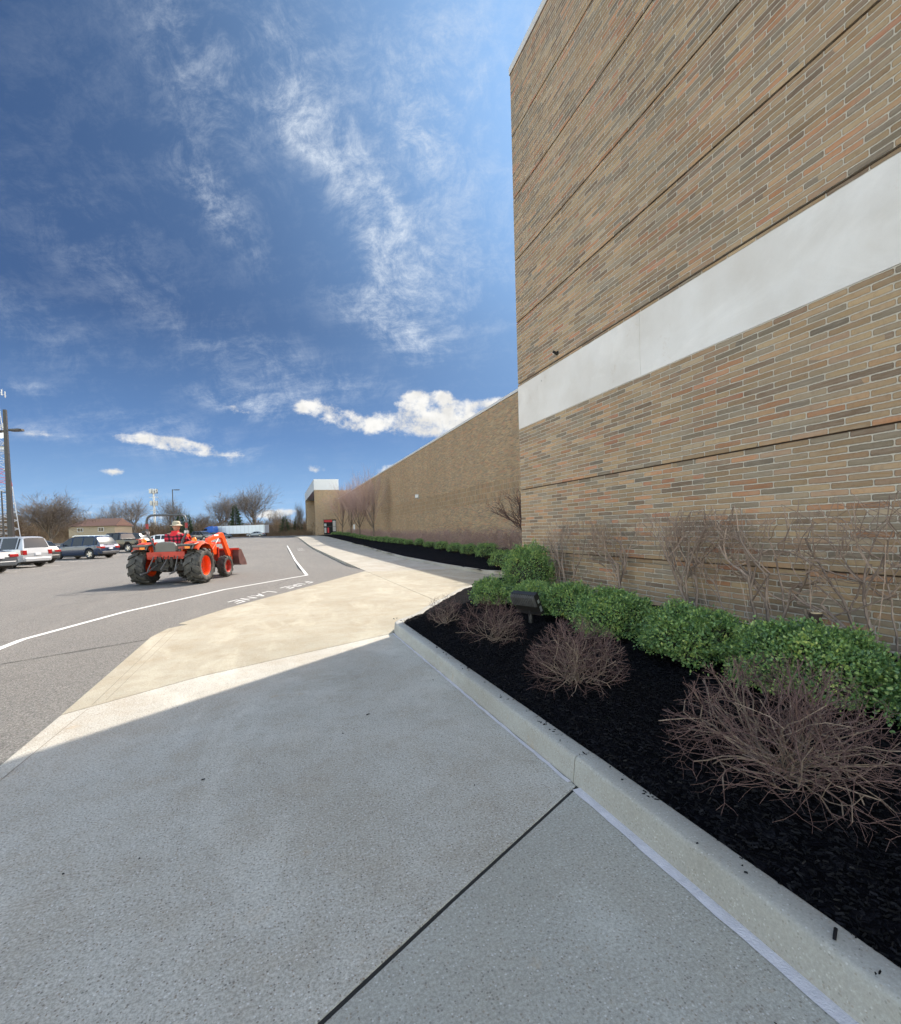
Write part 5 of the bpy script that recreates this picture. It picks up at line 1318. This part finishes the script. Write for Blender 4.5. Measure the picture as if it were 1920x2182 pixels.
# ------------------------------------------------------------------ sun and sky
SUN = Vector((.89, .72, 1.0)).normalized()
sl = bpy.data.lights.new('sun', 'SUN'); sl.energy = SUN_E; sl.angle = rad(.53); sl.color = (1.0, .93, .82)
so = bpy.data.objects.new('sun', sl); COL.objects.link(so)
so.rotation_euler = (-SUN).to_track_quat('-Z', 'Y').to_euler(); so.location = SUN*50
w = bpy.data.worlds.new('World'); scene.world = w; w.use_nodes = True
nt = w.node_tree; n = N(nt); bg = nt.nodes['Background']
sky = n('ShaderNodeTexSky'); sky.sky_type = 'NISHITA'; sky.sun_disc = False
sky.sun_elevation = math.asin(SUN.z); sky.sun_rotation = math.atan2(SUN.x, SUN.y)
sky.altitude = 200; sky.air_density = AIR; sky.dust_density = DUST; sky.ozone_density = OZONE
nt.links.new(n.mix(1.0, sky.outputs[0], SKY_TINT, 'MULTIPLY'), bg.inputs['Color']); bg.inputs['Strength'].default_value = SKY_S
w.cycles.sampling_method = 'MANUAL'; w.cycles.sample_map_resolution = 256
scene.view_settings.exposure = EXPO
# the sky dome: the same sky with its clouds; how cloudy each part is lies in two coarse attributes, the cloud texture is noise
CI = [(.50, 400, 130, 130, 260, -.35), (.45, 560, 150, 200, 240, -.5), (.5, 760, 120, 300, 200, .5), (.45, 960, 120, 200, 260, 0), (.75, 690, 290, 240, 110, .8), (.85, 650, 275, 90, 70, .9),
      (.9, 905, 265, 70, 130, .1), (.55, 880, 330, 150, 190, .2), (.75, 775, 410, 170, 90, .95), (.7, 830, 520, 200, 120, .9), (.8, 850, 560, 110, 90, .5), (.8, 780, 640, 150, 80, .25), (.95, 860, 715, 140, 65, .4),
      (.45, 930, 650, 200, 200, 0), (.5, 480, 440, 200, 80, .95), (.55, 430, 400, 130, 60, 1.0), (.4, 560, 760, 300, 90, .3), (.45, 550, 850, 280, 60, .3), (.7, 520, 868, 150, 34, .2), (.5, 300, 900, 240, 50, .1), (.55, 420, 960, 260, 42, .1), (.4, 700, 830, 260, 60, -.1),
      (.25, 80, 700, 260, 120, .5), (.25, 230, 560, 300, 130, .6), (.5, 70, 918, 150, 28, .12), (.55, 55, 825, 90, 24, .1), (.4, 1000, 480, 160, 330, 0), (.45, 1400, 300, 700, 600, 0), (.35, 320, 1070, 460, 40, -.02), (.1, 400, 300, 500, 400, 0)]
CU = [(1.0, 700, 880, 95, 42, .12), (.8, 760, 905, 60, 36, .2), (1.0, 866, 892, 60, 72, 0), (.9, 888, 850, 50, 34, 0), (1.0, 958, 890, 72, 60, -.4), (.8, 945, 842, 40, 22, .2),
      (1.0, 1050, 868, 66, 36, -.4), (1.0, 830, 1000, 50, 24, -.1), (.95, 325, 936, 120, 28, .14), (.9, 400, 952, 80, 26, .1), (.6, 480, 970, 90, 16, .05), (.95, 235, 1004, 46, 16, .1), (.9, 610, 1090, 70, 16, 0),
      (.6, 95, 925, 100, 22, .1), (.5, 50, 1052, 70, 13, 0), (.75, 570, 1100, 60, 16, 0), (.55, 700, 1110, 90, 16, 0), (.6, 190, 1100, 240, 22, 0), (.5, 515, 870, 70, 16, .2), (.55, 670, 998, 46, 9, 0), (.75, 805, 900, 50, 34, .3), (.8, 912, 905, 45, 45, 0), (.7, 1003, 868, 45, 36, 0), (.6, 640, 862, 50, 24, .1)]
def prep(L):
    out = []
    for wg, u, v, r1, r2, an in L:
        c = ray(u, v).normalized(); a = (ray(u+math.cos(an)*10, v+math.sin(an)*10).normalized()-c).normalized(); e = c.cross(a).normalized()
        k = 1/ray(u, v).length          # pixels shrink away from the picture's middle
        out.append((wg, c, a/(r1*k/F_PX), e/(r2*k/F_PX), 1.6*max(r1, r2)*k/F_PX))
    return out
PCI, PCU = prep(CI), prep(CU)
def cover(P, d, soft):
    s_ = 0
    for wg, c, a, e, lim in P:
        t = d-c
        if t.length_squared > lim*lim: continue
        q = math.hypot(t.dot(a), t.dot(e))
        if q < 1: s_ += wg*ss(1, 1-soft, q) if False else wg*(1-ss(1-soft, 1, q))
    return s_
DR = 1300.0
azs = steps(-82, 45.5, .6); els = steps(-6, 24, .5)+steps(24, 86, 1.2)[1:]
vs, a1, a2 = [], [], []
for az in azs:
    for el in els:
        d = Vector((math.sin(rad(az))*math.cos(rad(el)), math.cos(rad(az))*math.cos(rad(el)), math.sin(rad(el))))
        vs.append(d*DR); a1.append(cover(PCI, d, 1.0)); a2.append(cover(PCU, d, .9) if -1 < el < 24 else 0.0)
ne = len(els)
b = MB(); b.add(vs, [(i*ne+j, i*ne+j+1, (i+1)*ne+j+1, (i+1)*ne+j) for i in range(len(azs)-1) for j in range(ne-1)])
mt = bpy.data.materials.new('clouded_sky'); mt.use_nodes = True; nt = mt.node_tree; nt.nodes.clear(); n = N(nt)
mt.cycles.emission_sampling = 'NONE'
dome = b.build('sky', mt, smooth=180); tag(dome, kind='structure')
for nm, arr in (('veil', a1), ('puff', a2)):
    at_ = dome.data.attributes.new(nm, 'FLOAT', 'POINT'); at_.data.foreach_set('value', arr)
ci = n('ShaderNodeAttribute', attribute_name='veil').outputs['Fac']; cu = n('ShaderNodeAttribute', attribute_name='puff').outputs['Fac']
dn = n.vm('NORMALIZE', n('ShaderNodeNewGeometry').outputs['Position']); sx = n('ShaderNodeSeparateXYZ', {0: dn})
cs = n.vm('DOT_PRODUCT', dn, tuple(SUN)); hz = sx.outputs[2]
glow = n.m('ADD', n.m('POWER', n.m('MAXIMUM', cs, 0.0), 7.0), n.m('MULTIPLY', n.m('POWER', n.m('MAXIMUM', cs, 0.0), 2.0), .07))
blue = n.ramp(n.m('POWER', n.m('MAXIMUM', hz, 0.0), .62), BLUE)
skyc = n.mix(n.m('MINIMUM', n.m('MULTIPLY', glow, GLOW), 1.0), blue, (.34, .58, .97))
zc = n.m('ADD', n.m('MAXIMUM', sx.outputs[2], .0), .16)
pl = n('ShaderNodeCombineXYZ', {0: n.m('DIVIDE', sx.outputs[0], zc), 1: n.m('DIVIDE', sx.outputs[1], zc), 2: 0.0}).outputs[0]
rot = n('ShaderNodeVectorRotate', {'Vector': pl, 'Angle': rad(CIR_ROT)}, rotation_type='Z_AXIS').outputs[0]
warp = n.noise(rot, .7, 2, .5, out=1)
rw = n.vm('ADD', rot, n.vm('MULTIPLY', n.vm('SUBTRACT', warp, (.5, .5, .5)), (.6, .6, 0)))
f1 = n.noise(n.vm('MULTIPLY', rw, (1.0, 2.3, 1)), 2.4, 8, .70, 0)
dw = n.vm('ADD', dn, n.vm('MULTIPLY', n.vm('SUBTRACT', n.noise(dn, 5, 3, .6, out=1), (.5, .5, .5)), (.13, .13, .13)))
f3 = n.noise(n.vm('MULTIPLY', dw, (1, 1, 1.1)), 17, 11, .76, 0)
t1 = n.mr(f1, .32, .68); t3 = n.mr(f3, .36, .64)
tc = n.m('ADD', n.m('MULTIPLY', t1, .5), n.m('MULTIPLY', t3, .5))
civ = n.m('MINIMUM', n.m('MULTIPLY', ci, CIR_K), 1.15)
cir = n.m('ADD', n.m('MULTIPLY', n.m('POWER', n.mr(n.m('ADD', tc, n.m('MULTIPLY', civ, .12)), .30, 1.08), 1.7), n.m('MULTIPLY', civ, 1.15)), n.m('MULTIPLY', n.mr(tc, .45, .95), .05))
cir = n.m('MINIMUM', cir, 1.0)
cn = n.m('ADD', n.m('MULTIPLY', n.noise(n.vm('MULTIPLY', dn, (1, 1, 1.25)), 19, 7, .66, .1), .8), n.m('MULTIPLY', n.noise(dn, 60, 4, .65), .2))
cuf = n.mr(n.m('ADD', n.mr(cn, .27, .73), n.m('MULTIPLY', n.m('MINIMUM', cu, .85), .85)), .80, 1.30, 0, 1, True)
cuf = n.m('MULTIPLY', cuf, n.mr(cu, .02, .15, 0, 1))
shade = n.mr(n.m('ADD', n.mr(n.noise(n.vm('ADD', dn, (0, 0, .010)), 24, 6, .62), .36, .64), n.m('MULTIPLY', cu, .25)), .35, 1.15, 1, .6)
c = n.mix(n.m('MULTIPLY', cir, CIR_A), skyc, CIR_C)
c = n.mix(cuf, c, n.mix(shade, tuple(x*.55 for x in CUM_C), CUM_C))
em = n('ShaderNodeEmission', {0: c, 1: 1/2**EXPO}); out = n('ShaderNodeOutputMaterial'); nt.links.new(em.outputs[0], out.inputs[0])
